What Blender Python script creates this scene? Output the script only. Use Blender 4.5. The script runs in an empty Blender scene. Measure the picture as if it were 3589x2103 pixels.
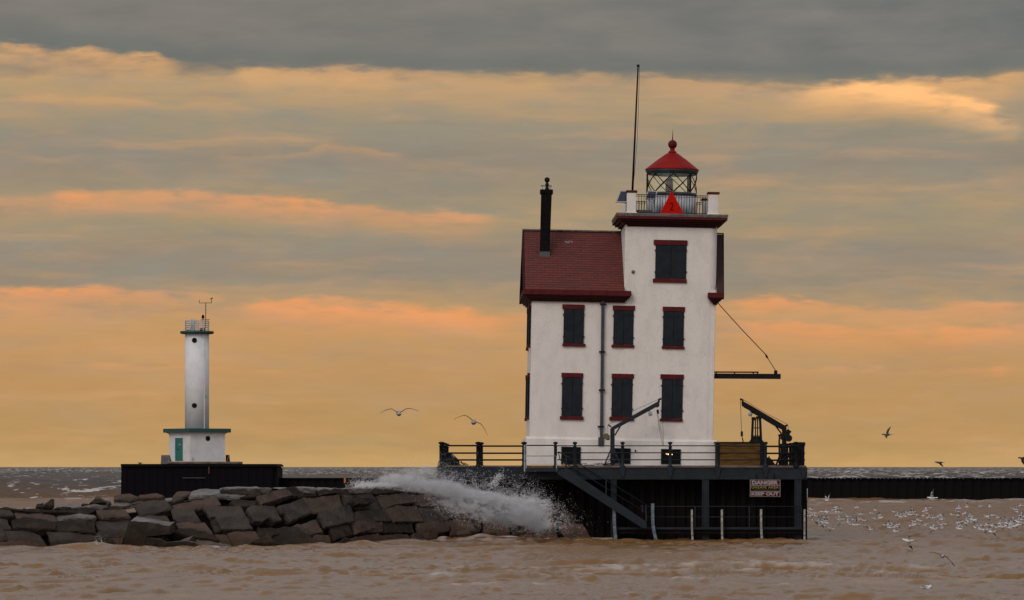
import bpy, bmesh, math, random
import numpy as np
from mathutils import Vector, Matrix, noise as mnoise

random.seed(7)
np.random.seed(7)
R = math.radians
scn = bpy.context.scene
COL = scn.collection

# ------------------------------------------------------------------ camera
# measured on the photograph: horizon line, centre column and focal length in its own pixels
F, CX, HY, CZ = 12818.0, 1794.5, 1636.4, 3.65
cam_d = bpy.data.cameras.new('camera')
cam = bpy.data.objects.new('camera', cam_d)
COL.objects.link(cam)
cam.location = (0, 0, CZ)
cam.rotation_euler = (R(90), 0, 0)
cam_d.sensor_width = 36
cam_d.lens = 36 * F / 3589
cam_d.shift_y = (HY - 1051.5) / 3589
cam_d.clip_start = 1.0
cam_d.clip_end = 60000
scn.camera = cam

# ------------------------------------------------------------------ world
scn.view_settings.view_transform = 'Standard'
scn.view_settings.look = 'None'
scn.view_settings.exposure = 0.0
scn.view_settings.gamma = 1.0
scn.view_settings.use_curve_mapping = False
SUN_EL, SUN_AZ = R(38), R(205)      # azimuth clockwise from +Y: behind the camera, a little to the left

w = bpy.data.worlds.new('World')
scn.world = w
w.use_nodes = True
nt = w.node_tree
nt.nodes.clear()
NN = nt.nodes.new
LK = nt.links.new


def sock(n, i, v):
    if isinstance(v, bpy.types.NodeSocket):
        LK(v, n.inputs[i])
    else:
        n.inputs[i].default_value = v


def m(op, a, b=0.0, c=None, clamp=False):
    n = NN('ShaderNodeMath'); n.operation = op; n.use_clamp = clamp
    sock(n, 0, a)
    if op not in ('SINE', 'COSINE', 'EXPONENT', 'ABSOLUTE', 'ARCSINE', 'SQRT'):
        sock(n, 1, b)
    if c is not None:
        sock(n, 2, c)
    return n.outputs[0]


def ss(x, lo, hi):
    n = NN('ShaderNodeMapRange'); n.interpolation_type = 'SMOOTHSTEP'
    sock(n, 0, x); n.inputs[1].default_value = lo; n.inputs[2].default_value = hi
    return n.outputs[0]


def ramp(x, pts, rgb=False, interp='B_SPLINE'):
    n = NN('ShaderNodeValToRGB'); cr = n.color_ramp; cr.interpolation = interp
    while len(cr.elements) < len(pts):
        cr.elements.new(0.5)
    for i, e in enumerate(cr.elements):
        e.position = i / (len(pts) - 1) * 0.999
    for e, (p, c) in zip(cr.elements, pts):
        e.position = max(0, min(1, p))
    for e, (p, c) in zip(cr.elements, pts):
        e.color = (*c, 1) if rgb else (c, c, c, 1)
    sock(n, 0, x)
    return n.outputs[0]


def mix(f, a, b, mode='MIX'):
    n = NN('ShaderNodeMix'); n.data_type = 'RGBA'; n.blend_type = mode
    sock(n, 0, f)
    for i, v in ((6, a), (7, b)):
        if isinstance(v, bpy.types.NodeSocket):
            LK(v, n.inputs[i])
        else:
            n.inputs[i].default_value = (*v, 1)
    return n.outputs[2]


def lin(r, g, b):
    f = lambda c: (c / 255 / 12.92) if c / 255 <= 0.04045 else ((c / 255 + 0.055) / 1.055) ** 2.4
    return (f(r), f(g), f(b))


tc = NN('ShaderNodeTexCoord')
sep = NN('ShaderNodeSeparateXYZ'); LK(tc.outputs['Generated'], sep.inputs[0])
dx, dy, dz = sep.outputs
az = m('ARCTAN2', dx, dy)
el = m('ARCSINE', dz)
ux = m('MULTIPLY_ADD', az, 9000.0, 1260.0)          # angular units: 1/9000 rad
vy = m('MULTIPLY_ADD', el, -9000.0, 1149.0)
comb = NN('ShaderNodeCombineXYZ')
sock(comb, 0, m('MULTIPLY', ux, 0.0029)); sock(comb, 1, m('MULTIPLY', vy, 0.0115))
# (large scale warp and fine cloud breakup)
def noise(scale, detail, rough=0.5, off=0.0, dist=0.0):
    v = NN('ShaderNodeVectorMath'); v.operation = 'ADD'
    LK(comb.outputs[0], v.inputs[0]); v.inputs[1].default_value = (off, off * 1.7, off)
    n = NN('ShaderNodeTexNoise'); LK(v.outputs[0], n.inputs['Vector'])
    n.inputs['Scale'].default_value = scale; n.inputs['Detail'].default_value = detail
    n.inputs['Roughness'].default_value = rough; n.inputs['Distortion'].default_value = dist
    return m('SUBTRACT', n.outputs[0], 0.5)
n1 = noise(1.0, 6, 0.60, 3.1)
n2 = noise(4.0, 4, 0.52, 9.7, 0.2)
n3 = noise(0.9, 4, 0.5, 21.3)
n4 = noise(1.15, 6, 0.54, 33.0, 0.3)
n5 = noise(1.45, 7, 0.56, 51.0, 0.3)
uw = m('MULTIPLY_ADD', n3, 160.0, ux)
vw = m('ADD', vy, m('ADD', m('MULTIPLY', n1, 90.0), m('MULTIPLY', n2, 26.0)))
un = m('DIVIDE', uw, 2520.0)
vn = m('DIVIDE', vw, 1149.0, clamp=True)
base = ramp(vn, [(0, lin(122, 119, 115)), (.05, lin(120, 119, 115)), (.10, lin(117, 118, 113)), (.15, lin(120, 119, 112)),
                 (.175, lin(188, 157, 116)), (.22, lin(180, 154, 117)), (.28, lin(155, 144, 122)),
                 (.35, lin(149, 137, 121)), (.42, lin(163, 146, 118)), (.48, lin(164, 147, 115)), (.54, lin(152, 138, 120)),
                 (.60, lin(152, 138, 118)), (.66, lin(185, 152, 109)), (.72, lin(199, 153, 101)), (.80, lin(192, 148, 97)),
                 (.88, lin(187, 147, 95)), (.95, lin(185, 148, 95)), (1, lin(200, 161, 103))], True, 'LINEAR')
# greyer and warmer drifts inside the layer
hi = m('SUBTRACT', 1.0, ss(vy, 620, 1000))
gre = m('MULTIPLY', m('MULTIPLY_ADD', n4, 3.4, 0.30, clamp=True), m('MULTIPLY_ADD', hi, 0.55, 0.18))
base = mix(gre, base, lin(141, 136, 124))
wrm = m('MULTIPLY', m('MULTIPLY_ADD', n5, 2.6, 0.04, clamp=True), 0.36)
base = mix(wrm, base, lin(212, 160, 110))
cb2 = NN('ShaderNodeCombineXYZ'); sock(cb2, 0, m('MULTIPLY', ux, 0.0015)); sock(cb2, 1, m('MULTIPLY_ADD', n1, 1.0, m('MULTIPLY', vy, 0.016)))
sn = NN('ShaderNodeTexNoise'); LK(cb2.outputs[0], sn.inputs['Vector']); sn.inputs['Scale'].default_value = 1.0; sn.inputs['Detail'].default_value = 5; sn.inputs['Roughness'].default_value = 0.55
stk = ss(sn.outputs[0], 0.50, 0.72)
base = mix(m('MULTIPLY', stk, 0.34), base, lin(216, 164, 114))
stg = m('SUBTRACT', 1.0, ss(sn.outputs[0], 0.30, 0.47))
base = mix(m('MULTIPLY', stg, m('MULTIPLY_ADD', hi, 0.40, 0.08)), base, lin(136, 132, 122))
X = lambda x: x / 2520
edge = m('MULTIPLY', ramp(un, [(0, .40), (X(200), .43), (X(380), .47), (X(470), .59), (X(520), .58), (X(640), .555), (X(850), .57),
                          (X(1200), .61), (X(1500), .63), (X(1900), .70), (X(2060), .72), (X(2200), .67), (X(2350), .69), (1, .60)], False, 'LINEAR'), 300.0)
vs = m('MULTIPLY_ADD', n5, 12.0, m('MULTIPLY_ADD', n2, 20.0, vy))
slab = m('SUBTRACT', 1.0, ss(m('SUBTRACT', vs, edge), -32, 38))
slabcol = mix(ramp(un, [(0, 0), (.35, .1), (.7, .5), (1, 1)]), lin(124, 121, 115), lin(109, 113, 111))
slabcol = mix(m('MULTIPLY_ADD', n4, 1.6, 0.25, clamp=True), slabcol, lin(136, 128, 121))
slabcol = mix(ss(m('SUBTRACT', vs, edge), -75, 0), slabcol, lin(112, 115, 110))
col = mix(slab, base, slabcol)
brk = m('MULTIPLY_ADD', n5, 2.6, m('MULTIPLY_ADD', n2, 1.5, 0.80), clamp=True)


def band(ys, th, amps, soft=9.0, k=1.0):
    e = m('MULTIPLY', ramp(un, [(X(x), y / 1000) for x, y in ys], False, 'LINEAR'), 1000.0)
    a = ramp(un, [(X(x), a) for x, a in amps], False, 'LINEAR')
    d = m('SUBTRACT', m('MULTIPLY_ADD', n2, 42.0, m('MULTIPLY_ADD', n5, 40.0, vy)), e)
    up = ss(d, -soft, soft * 1.4)
    dn = m('SUBTRACT', 1.0, ss(d, th * 0.1, th * 1.7))
    return m('MULTIPLY', m('MULTIPLY', up, dn), m('MULTIPLY', a, k))


bands = [
    (band([(0, 120), (380, 140), (460, 172), (640, 170), (1200, 183), (1500, 189), (1900, 210), (2060, 214), (2200, 200), (2350, 207), (2520, 190)], 60,
          [(0, .75), (380, .85), (430, .2), (570, .15), (620, .7), (880, .65), (1080, .35), (1400, .45), (1500, .3), (1700, .5), (1930, .5), (2050, .9), (2200, .8), (2460, .8), (2520, .35)]), lin(224, 172, 116)),
    (band([(0, 247), (480, 255), (700, 268)], 20, [(0, .6), (350, .75), (480, .5), (640, 0), (1180, 0), (1300, .0), (1400, .0)]), lin(208, 160, 112)),
    (band([(0, 240), (1950, 214), (2130, 206), (2280, 228), (2430, 266), (2520, 305)], 54, [(0, 0), (1900, 0), (2060, .6), (2150, 1), (2300, 1), (2430, 1), (2480, .4), (2510, 0)], 14, 1.35), lin(255, 193, 128)),
    (band([(0, 385), (560, 388), (740, 376), (800, 352), (960, 374), (2520, 380)], 20, [(0, 0), (500, 0), (580, .35), (700, .45), (760, .5), (820, .7), (950, .7), (975, .1), (1050, 0)], 6), lin(196, 152, 112)),
    (band([(0, 496), (130, 484), (180, 472), (400, 474), (700, 490), (1170, 532), (1300, 545)], 52,
          [(0, .35), (130, .45), (170, 1), (260, .85), (330, .6), (500, .6), (600, .75), (700, .8), (730, 1.0), (800, .9), (850, .55), (1000, .5), (1150, .55), (1220, .1), (1300, 0)]), lin(232, 158, 104)),
    (band([(0, 706), (200, 712), (430, 724), (620, 738), (700, 732), (850, 728), (1000, 748), (1230, 768), (1500, 770), (1790, 745), (1900, 728), (2100, 748), (2250, 770), (2400, 745), (2520, 740)], 40,
          [(0, .85), (120, .9), (300, .6), (430, .35), (560, .2), (650, .8), (740, .85), (850, .55), (1000, .45), (1100, .3), (1160, .8), (1200, .3), (1500, .1), (1790, .3), (1850, .9), (2000, .7), (2150, .4), (2300, .4), (2450, .7), (2520, .8)]), lin(240, 160, 100)),
    (band([(0, 755), (600, 752), (800, 756), (1000, 762), (1230, 775), (1850, 786), (2100, 800), (2300, 805), (2520, 800)], 48,
          [(0, .6), (150, .35), (500, .1), (620, .5), (720, .85), (850, .9), (1000, .9), (1150, 1), (1210, .8), (1260, .2), (1500, .15), (1800, .2), (1860, .8), (2000, .8), (2200, .6), (2330, .9), (2520, .5)]), lin(235, 158, 102)),
    (band([(0, 892), (440, 900), (800, 914), (1400, 905), (2520, 912)], 14, [(0, 0), (200, .1), (260, .5), (440, .4), (560, .3), (700, .35), (820, .1), (1700, .1), (2100, .4), (2400, .4), (2450, .8), (2475, .2), (2520, .1)], 6), lin(222, 156, 102)),
]
for b, c in bands:
    col = mix(m('MULTIPLY', b, brk, clamp=True), col, c)
# soft mottling of the whole layer
mot = m('MULTIPLY_ADD', n4, 0.22, m('MULTIPLY_ADD', n2, 0.10, 1.0))
hs = NN('ShaderNodeVectorMath'); hs.operation = 'SCALE'; LK(col, hs.inputs[0]); LK(mot, hs.inputs['Scale'])
front = hs.outputs[0]
# the rest of the sky: grey overcast, lilac light, no gradients by place
over = mix(m('MULTIPLY_ADD', n1, 1.2, 0.5, clamp=True), (0.37, 0.35, 0.325), (0.50, 0.47, 0.435))
nish = NN('ShaderNodeTexSky'); nish.sky_type = 'NISHITA'; nish.sun_disc = False
nish.sun_elevation = SUN_EL; nish.sun_rotation = SUN_AZ
nsc = NN('ShaderNodeVectorMath'); nsc.operation = 'SCALE'; LK(nish.outputs[0], nsc.inputs[0]); nsc.inputs['Scale'].default_value = 0.06
over = mix(1.0, over, nsc.outputs[0], 'ADD')
up = ss(el, R(7.6), R(22))
side = ss(m('ABSOLUTE', az), R(25), R(110))
f_over = m('MAXIMUM', up, side)
sky = mix(f_over, front, over)
below = m('SUBTRACT', 1.0, ss(el, R(-1.5), R(-0.6)))
sky = mix(below, sky, (0.16, 0.12, 0.09))
bg = NN('ShaderNodeBackground'); LK(sky, bg.inputs[0]); bg.inputs[1].default_value = 1.0
wo = NN('ShaderNodeOutputWorld'); LK(bg.outputs[0], wo.inputs[0])

sun_d = bpy.data.lights.new('sun', 'SUN')
sun_d.energy = 0.9
sun_d.angle = R(24)
sun_d.color = (1.0, 0.92, 0.86)
sun = bpy.data.objects.new('sun', sun_d)
COL.objects.link(sun)
sd = Vector((math.sin(SUN_AZ) * math.cos(SUN_EL), math.cos(SUN_AZ) * math.cos(SUN_EL), math.sin(SUN_EL)))
sun.rotation_euler = sd.to_track_quat('Z', 'Y').to_euler()


# ------------------------------------------------------------------ helpers
def P(px, py, Y):
    """the point at distance Y that the photograph shows at pixel px, py"""
    return Vector(((px - CX) * Y / F, Y, CZ - (py - HY) * Y / F))


def tag(o, label=None, cat=None, group=None, kind=None):
    if label: o['label'] = label
    if cat: o['category'] = cat
    if group: o['group'] = group
    if kind: o['kind'] = kind
    return o


def empty(name, loc=(0, 0, 0), rot=(0, 0, 0), **k):
    o = bpy.data.objects.new(name, None)
    COL.objects.link(o)
    o.location = loc
    o.rotation_euler = rot
    o.empty_display_size = 0.3
    tag(o, **k)
    return o


def link(name, me, parent=None, loc=(0, 0, 0), rot=(0, 0, 0), **k):
    o = bpy.data.objects.new(name, me)
    COL.objects.link(o)
    o.parent = parent
    o.location = loc
    o.rotation_euler = rot
    tag(o, **k)
    return o


class MB:
    def __init__(s):
        s.v = []; s.f = []; s.mi = []; s.sm = []

    def add(s, vs, fs, mi=0, smooth=False):
        b = len(s.v)
        s.v += [tuple(v) for v in vs]
        s.f += [tuple(b + i for i in f) for f in fs]
        s.mi += [mi] * len(fs); s.sm += [smooth] * len(fs)
        return s

    def box(s, x0, x1, y0, y1, z0, z1, mi=0, ch=0.0):
        if ch > 0:
            bm = bmesh.new()
            bmesh.ops.create_cube(bm, size=1)
            for v in bm.verts:
                v.co = ((x0 + x1) / 2 + v.co.x * (x1 - x0), (y0 + y1) / 2 + v.co.y * (y1 - y0), (z0 + z1) / 2 + v.co.z * (z1 - z0))
            bmesh.ops.bevel(bm, geom=bm.edges[:], offset=ch, segments=1, affect='EDGES')
            s.add([v.co.copy() for v in bm.verts], [[v.index for v in f.verts] for f in bm.faces], mi)
            bm.free()
            return s
        v = [(x0, y0, z0), (x1, y0, z0), (x1, y1, z0), (x0, y1, z0), (x0, y0, z1), (x1, y0, z1), (x1, y1, z1), (x0, y1, z1)]
        return s.add(v, [(0, 3, 2, 1), (4, 5, 6, 7), (0, 1, 5, 4), (1, 2, 6, 5), (2, 3, 7, 6), (3, 0, 4, 7)], mi)

    def prism(s, pts, y0, y1, mi=0):
        """outline in x,z (list), from y0 to y1"""
        n = len(pts)
        a = sum(pts[i][0] * pts[(i + 1) % n][1] - pts[(i + 1) % n][0] * pts[i][1] for i in range(n))
        if a < 0: pts = pts[::-1]
        v = [(p[0], y0, p[1]) for p in pts] + [(p[0], y1, p[1]) for p in pts]
        f = [tuple(range(n)), tuple(range(2 * n - 1, n - 1, -1))]
        f += [(i, i + n, (i + 1) % n + n, (i + 1) % n) for i in range(n)]
        return s.add(v, f, mi)

    def prismz(s, pts, z0, z1, mi=0, smooth=False):
        n = len(pts)
        a = sum(pts[i][0] * pts[(i + 1) % n][1] - pts[(i + 1) % n][0] * pts[i][1] for i in range(n))
        if a < 0: pts = pts[::-1]
        v = [(p[0], p[1], z0) for p in pts] + [(p[0], p[1], z1) for p in pts]
        s.add(v, [tuple(range(n - 1, -1, -1)), tuple(range(n, 2 * n))], mi)
        b = len(s.v) - 2 * n
        for i in range(n):
            s.f.append((b + i, b + (i + 1) % n, b + (i + 1) % n + n, b + i + n)); s.mi.append(mi); s.sm.append(smooth)
        return s

    def tube(s, pts, r, n=8, mi=0, r2=None, smooth=True, flat=1.0):
        pts = [Vector(p) for p in pts]
        rings = []
        k = len(pts)
        up0 = None
        for i, p in enumerate(pts):
            d = (pts[min(i + 1, k - 1)] - pts[max(i - 1, 0)]).normalized()
            if up0 is None:
                up0 = Vector((0, 0, 1)) if abs(d.z) < 0.9 else Vector((0, 1, 0))
            a = d.cross(up0).normalized(); b = a.cross(d).normalized()
            rr = r if r2 is None else r + (r2 - r) * i / (k - 1)
            if isinstance(r, (list, tuple)): rr = r[i]
            rings.append([p + a * math.cos(2 * math.pi * j / n) * rr + b * math.sin(2 * math.pi * j / n) * rr * flat for j in range(n)])
        v = [q for ring in rings for q in ring]
        f = []
        for i in range(k - 1):
            for j in range(n):
                f.append((i * n + j, i * n + (j + 1) % n, (i + 1) * n + (j + 1) % n, (i + 1) * n + j))
        s.add(v, f, mi, smooth)
        b = len(s.v) - k * n
        s.f.append(tuple(b + j for j in range(n))[::-1]); s.f.append(tuple(b + (k - 1) * n + j for j in range(n)))
        s.mi += [mi] * 2; s.sm += [False] * 2
        return s

    def bar(s, a, b, wx, wy, mi=0, up=(0, 1, 0)):
        a = Vector(a); b = Vector(b); d = (b - a).normalized()
        u = Vector(up); sd = d.cross(u).normalized(); u = sd.cross(d).normalized()
        v = []
        for p in (a, b):
            for i, j in ((-1, -1), (1, -1), (1, 1), (-1, 1)):
                v.append(p + sd * i * wx / 2 + u * j * wy / 2)
        return s.add(v, [(0, 1, 2, 3), (7, 6, 5, 4), (0, 4, 5, 1), (1, 5, 6, 2), (2, 6, 7, 3), (3, 7, 4, 0)], mi)

    def lathe(s, prof, c=(0, 0, 0), n=32, mi=0, smooth=True, a0=0.0):
        c = Vector(c); v = []
        for r, z in prof:
            for j in range(n):
                t = a0 + 2 * math.pi * j / n
                v.append((c.x + r * math.cos(t), c.y + r * math.sin(t), c.z + z))
        f = []
        k = len(prof)
        for i in range(k - 1):
            for j in range(n):
                f.append((i * n + j, i * n + (j + 1) % n, (i + 1) * n + (j + 1) % n, (i + 1) * n + j))
        s.add(v, f, mi, smooth)
        b = len(s.v) - k * n
        s.f.append(tuple(b + j for j in range(n))[::-1]); s.f.append(tuple(b + (k - 1) * n + j for j in range(n)))
        s.mi += [mi] * 2; s.sm += [False] * 2
        return s

    def mesh(s, name, mats):
        me = bpy.data.meshes.new(name)
        me.from_pydata(s.v, [], s.f)
        if not isinstance(mats, (list, tuple)): mats = [mats]
        for q in mats: me.materials.append(q)
        me.polygons.foreach_set('material_index', s.mi)
        me.polygons.foreach_set('use_smooth', s.sm)
        bm = bmesh.new(); bm.from_mesh(me)
        bmesh.ops.remove_doubles(bm, verts=bm.verts, dist=1e-5)
        bmesh.ops.recalc_face_normals(bm, faces=bm.faces)
        bm.to_mesh(me); bm.free()
        me.update()
        return me

    def build(s, name, mats, parent=None, loc=(0, 0, 0), rot=(0, 0, 0), **k):
        return link(name, s.mesh(name, mats), parent, loc, rot, **k)


def mat(name, c, rough=0.7, c2=None, scale=3.0, bump=0.0, bscale=None, metal=0.0, stretch=(1, 1, 1), spec=0.5, thr=(0.4, 0.65), detail=6, c3=None, s3=0.6, t3=(0.55, 0.75)):
    mt = bpy.data.materials.new(name)
    mt.use_nodes = True
    t = mt.node_tree; t.nodes.clear()
    out = t.nodes.new('ShaderNodeOutputMaterial')
    b = t.nodes.new('ShaderNodeBsdfPrincipled')
    t.links.new(b.outputs[0], out.inputs[0])
    b.inputs['Base Color'].default_value = (*c, 1)
    b.inputs['Roughness'].default_value = rough
    b.inputs['Metallic'].default_value = metal
    b.inputs['Specular IOR Level'].default_value = spec
    tcn = t.nodes.new('ShaderNodeTexCoord')
    mp = t.nodes.new('ShaderNodeMapping'); mp.inputs['Scale'].default_value = stretch
    t.links.new(tcn.outputs['Object'], mp.inputs[0])
    def nz(sc):
        n = t.nodes.new('ShaderNodeTexNoise'); n.inputs['Scale'].default_value = sc; n.inputs['Detail'].default_value = detail
        n.inputs['Roughness'].default_value = 0.6
        t.links.new(mp.outputs[0], n.inputs['Vector'])
        return n.outputs[0]
    last = None
    if c2 is not None:
        mr = t.nodes.new('ShaderNodeMapRange'); mr.interpolation_type = 'SMOOTHSTEP'
        mr.inputs[1].default_value, mr.inputs[2].default_value = thr
        t.links.new(nz(scale), mr.inputs[0])
        mx = t.nodes.new('ShaderNodeMix'); mx.data_type = 'RGBA'
        t.links.new(mr.outputs[0], mx.inputs[0])
        mx.inputs[6].default_value = (*c, 1); mx.inputs[7].default_value = (*c2, 1)
        last = mx.outputs[2]
        if c3 is not None:
            mr2 = t.nodes.new('ShaderNodeMapRange'); mr2.interpolation_type = 'SMOOTHSTEP'
            mr2.inputs[1].default_value, mr2.inputs[2].default_value = t3
            t.links.new(nz(s3), mr2.inputs[0])
            mx2 = t.nodes.new('ShaderNodeMix'); mx2.data_type = 'RGBA'
            t.links.new(mr2.outputs[0], mx2.inputs[0]); t.links.new(last, mx2.inputs[6])
            mx2.inputs[7].default_value = (*c3, 1)
            last = mx2.outputs[2]
        t.links.new(last, b.inputs['Base Color'])
    if bump > 0:
        bp = t.nodes.new('ShaderNodeBump'); bp.inputs['Strength'].default_value = 1.0
        bp.inputs['Distance'].default_value = bump
        t.links.new(nz(bscale or scale * 3), bp.inputs['Height'])
        t.links.new(bp.outputs[0], b.inputs['Normal'])
    return mt


M = {}
M['plaster'] = mat('white painted brick', (0.65, 0.592, 0.55), 0.85, (0.585, 0.53, 0.49), 1.2, 0.025, 9.0, stretch=(1.5, 1.5, .8), thr=(0.40, 0.70), c3=(0.44, 0.355, 0.30), s3=3.0, t3=(0.60, 0.82), spec=.2)
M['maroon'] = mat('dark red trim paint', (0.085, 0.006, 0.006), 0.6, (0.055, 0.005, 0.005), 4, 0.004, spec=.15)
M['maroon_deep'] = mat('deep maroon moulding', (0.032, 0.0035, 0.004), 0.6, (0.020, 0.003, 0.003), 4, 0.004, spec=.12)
M['lead'] = mat('weathered lead grey trim', (0.13, 0.115, 0.11), 0.6, (0.075, 0.068, 0.066), 5, spec=.3)
M['shingle_a'] = mat('red brown shingle', (0.110, 0.018, 0.012), 0.9, (0.100, 0.019, 0.013), 2.2, 0.006, 30)
M['shingle_b'] = mat('dark red shingle', (0.097, 0.016, 0.011), 0.9, (0.103, 0.018, 0.012), 2.2, 0.006, 30)
M['shingle_c'] = mat('brown shingle', (0.080, 0.017, 0.012), 0.9, (0.095, 0.019, 0.013), 2.2, 0.006, 30)
M['shingle_pale'] = mat('shingle streaked white', (0.10, 0.04, 0.035), 0.9, (0.40, 0.36, 0.36), 9, thr=(0.5, 0.6))
M['under'] = mat('roof underlay', (0.03, 0.008, 0.007), 0.9)
M['brick_black'] = mat('sooty chimney', (0.004, 0.0035, 0.004), 0.85, (0.010, 0.006, 0.006), 6, 0.01, spec=.08)
M['flash'] = mat('lead flashing', (0.055, 0.055, 0.06), 0.6)
M['shutter'] = mat('charcoal shutter', (0.0150, 0.0175, 0.022), 0.7, (0.0105, 0.0125, 0.0165), 3, 0.003, spec=.12)
M['iron'] = mat('black iron', (0.0045, 0.0045, 0.006), 0.6, (0.010, 0.008, 0.008), 8, 0.003, spec=.12)  # also darkens the outer fence and right davit, blue grey steel, to silhouettes
M['blue_steel'] = mat('blue grey painted steel', (0.0120, 0.0162, 0.0215), 0.6, (0.0078, 0.0107, 0.0145), 1.6, 0.004, c3=(0.036, 0.018, 0.011), s3=2.8, t3=(0.62, 0.75), spec=.2)
M['pipe'] = mat('grey downpipe', (0.040, 0.045, 0.052), 0.55, (0.026, 0.030, 0.035), 3, spec=.25)
M['concrete'] = mat('deck concrete', (0.14, 0.10, 0.085), 0.85, (0.07, 0.05, 0.042), 1.4, 0.01)
M['pile'] = mat('rusted sheet pile', (0.008, 0.005, 0.005), 0.8, (0.0045, 0.004, 0.005), 0.9, 0.01, stretch=(1, 1, 0.25), c3=(0.020, 0.008, 0.005), s3=1.2, spec=.06)
M['far_pile'] = mat('dark wet sheet pile', (0.0045, 0.004, 0.0055), 0.85, (0.0065, 0.005, 0.005), 0.5, 0.01, stretch=(1, 1, 0.2), spec=0.05, c3=(0.013, 0.008, 0.006), s3=0.9, t3=(0.6, 0.75))
M['white_metal'] = mat('white painted metal', (0.42, 0.42, 0.44), 0.5, (0.30, 0.29, 0.30), 3)
M['pale_metal'] = mat('pale galvanised metal', (0.30, 0.31, 0.33), 0.45, (0.20, 0.21, 0.22), 5)
M['red_roof'] = mat('red lantern roof', (0.23, 0.008, 0.006), 0.6, (0.17, 0.007, 0.005), 2.0, spec=.1)
M['red_sign'] = mat('daymark red', (0.44, 0.005, 0.001), 0.8, (0.34, 0.004, 0.001), 8, spec=.1)
M['red_dark'] = mat('number paint', (0.09, 0.003, 0.002), 0.8, spec=.1)
M['solar'] = mat('solar cell', (0.012, 0.014, 0.030), 0.25)
M['stone_tan'] = mat('tan sandstone', (0.081, 0.055, 0.042), 0.9, (0.048, 0.036, 0.029), 0.9, 0.14, 5.0, c3=(0.093, 0.054, 0.036), s3=0.5, spec=.15)
M['stone_grey'] = mat('grey sandstone', (0.056, 0.045, 0.037), 0.9, (0.032, 0.027, 0.023), 0.9, 0.14, 5.0, spec=.15)
M['stone_pink'] = mat('pinkish sandstone', (0.083, 0.054, 0.041), 0.9, (0.056, 0.039, 0.031), 1.1, 0.14, 5.0, spec=.15)
M['stone_dark'] = mat('dark mottled stone', (0.021, 0.017, 0.013), 0.85, (0.039, 0.027, 0.018), 1.5, 0.10, 6.0, spec=.12)  # darker stone tone with brown mottling
M['stone_wet_sheen'] = mat('wet stone with painted sheen', (0.130, 0.115, 0.105), 0.45, (0.065, 0.058, 0.052), 1.2, 0.07, 6.0, spec=.4)  # wet gloss, plus sky sheen lightened into the base colour
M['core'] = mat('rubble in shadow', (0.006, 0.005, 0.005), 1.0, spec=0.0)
M['tower_white'] = mat('weathered white tower paint', (0.62, 0.605, 0.605), 0.7, (0.55, 0.54, 0.545), 1.0, 0.01, 6, c3=(0.27, 0.32, 0.37), s3=0.8, t3=(0.62, 0.74))
M['base_white'] = mat('white tower base paint', (0.58, 0.56, 0.55), 0.7, (0.52, 0.50, 0.49), 1.0, 0.01, 6)
M['green'] = mat('dark green trim', (0.006, 0.045, 0.038), 0.6)
M['teal'] = mat('teal door', (0.006, 0.11, 0.090), 0.5)
M['teal_blue'] = mat('teal door reveal', (0.01, 0.13, 0.17), 0.5)
M['hole'] = mat('dark glass', (0.003, 0.003, 0.004), 0.5, spec=.1)
M['wood'] = mat('weathered plywood board', (0.120, 0.056, 0.011), 0.8, (0.065, 0.030, 0.008), 2.5, 0.01, stretch=(0.5, 1, 3), c3=(0.022, 0.012, 0.008), s3=1.2, t3=(0.5, 0.7), spec=.15)
M['yellowish'] = mat('dull yellow winch housing', (0.085, 0.070, 0.028), 0.6)
M['sign_red'] = mat('sign red', (0.07, 0.004, 0.006), 0.8, spec=.05)
M['sign_black'] = mat('sign black', (0.005, 0.005, 0.006), 0.8, spec=.05)
M['sign_white'] = mat('sign white', (0.24, 0.21, 0.215), 0.7, spec=.1)
M['sign_yellow'] = mat('sign yellow', (0.22, 0.14, 0.008), 0.5)
M['orange'] = mat('orange marker paint', (0.42, 0.12, 0.01), 0.6)
M['yellow'] = mat('yellow rag', (0.40, 0.22, 0.02), 0.7)
M['gull_white'] = mat('gull white', (0.66, 0.64, 0.64), 0.7)
M['gull_grey'] = mat('gull grey', (0.34, 0.33, 0.35), 0.7)
M['gull_dark'] = mat('gull dark', (0.035, 0.028, 0.025), 0.7)
M['gull_body'] = mat('gull body grey', (0.30, 0.28, 0.28), 0.8)  # plain grey body of the two large gulls
M['gull_wing'] = mat('gull wing brown', (0.085, 0.06, 0.045), 0.8)
M['tyre'] = mat('black rubber', (0.012, 0.012, 0.013), 0.8)

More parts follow.
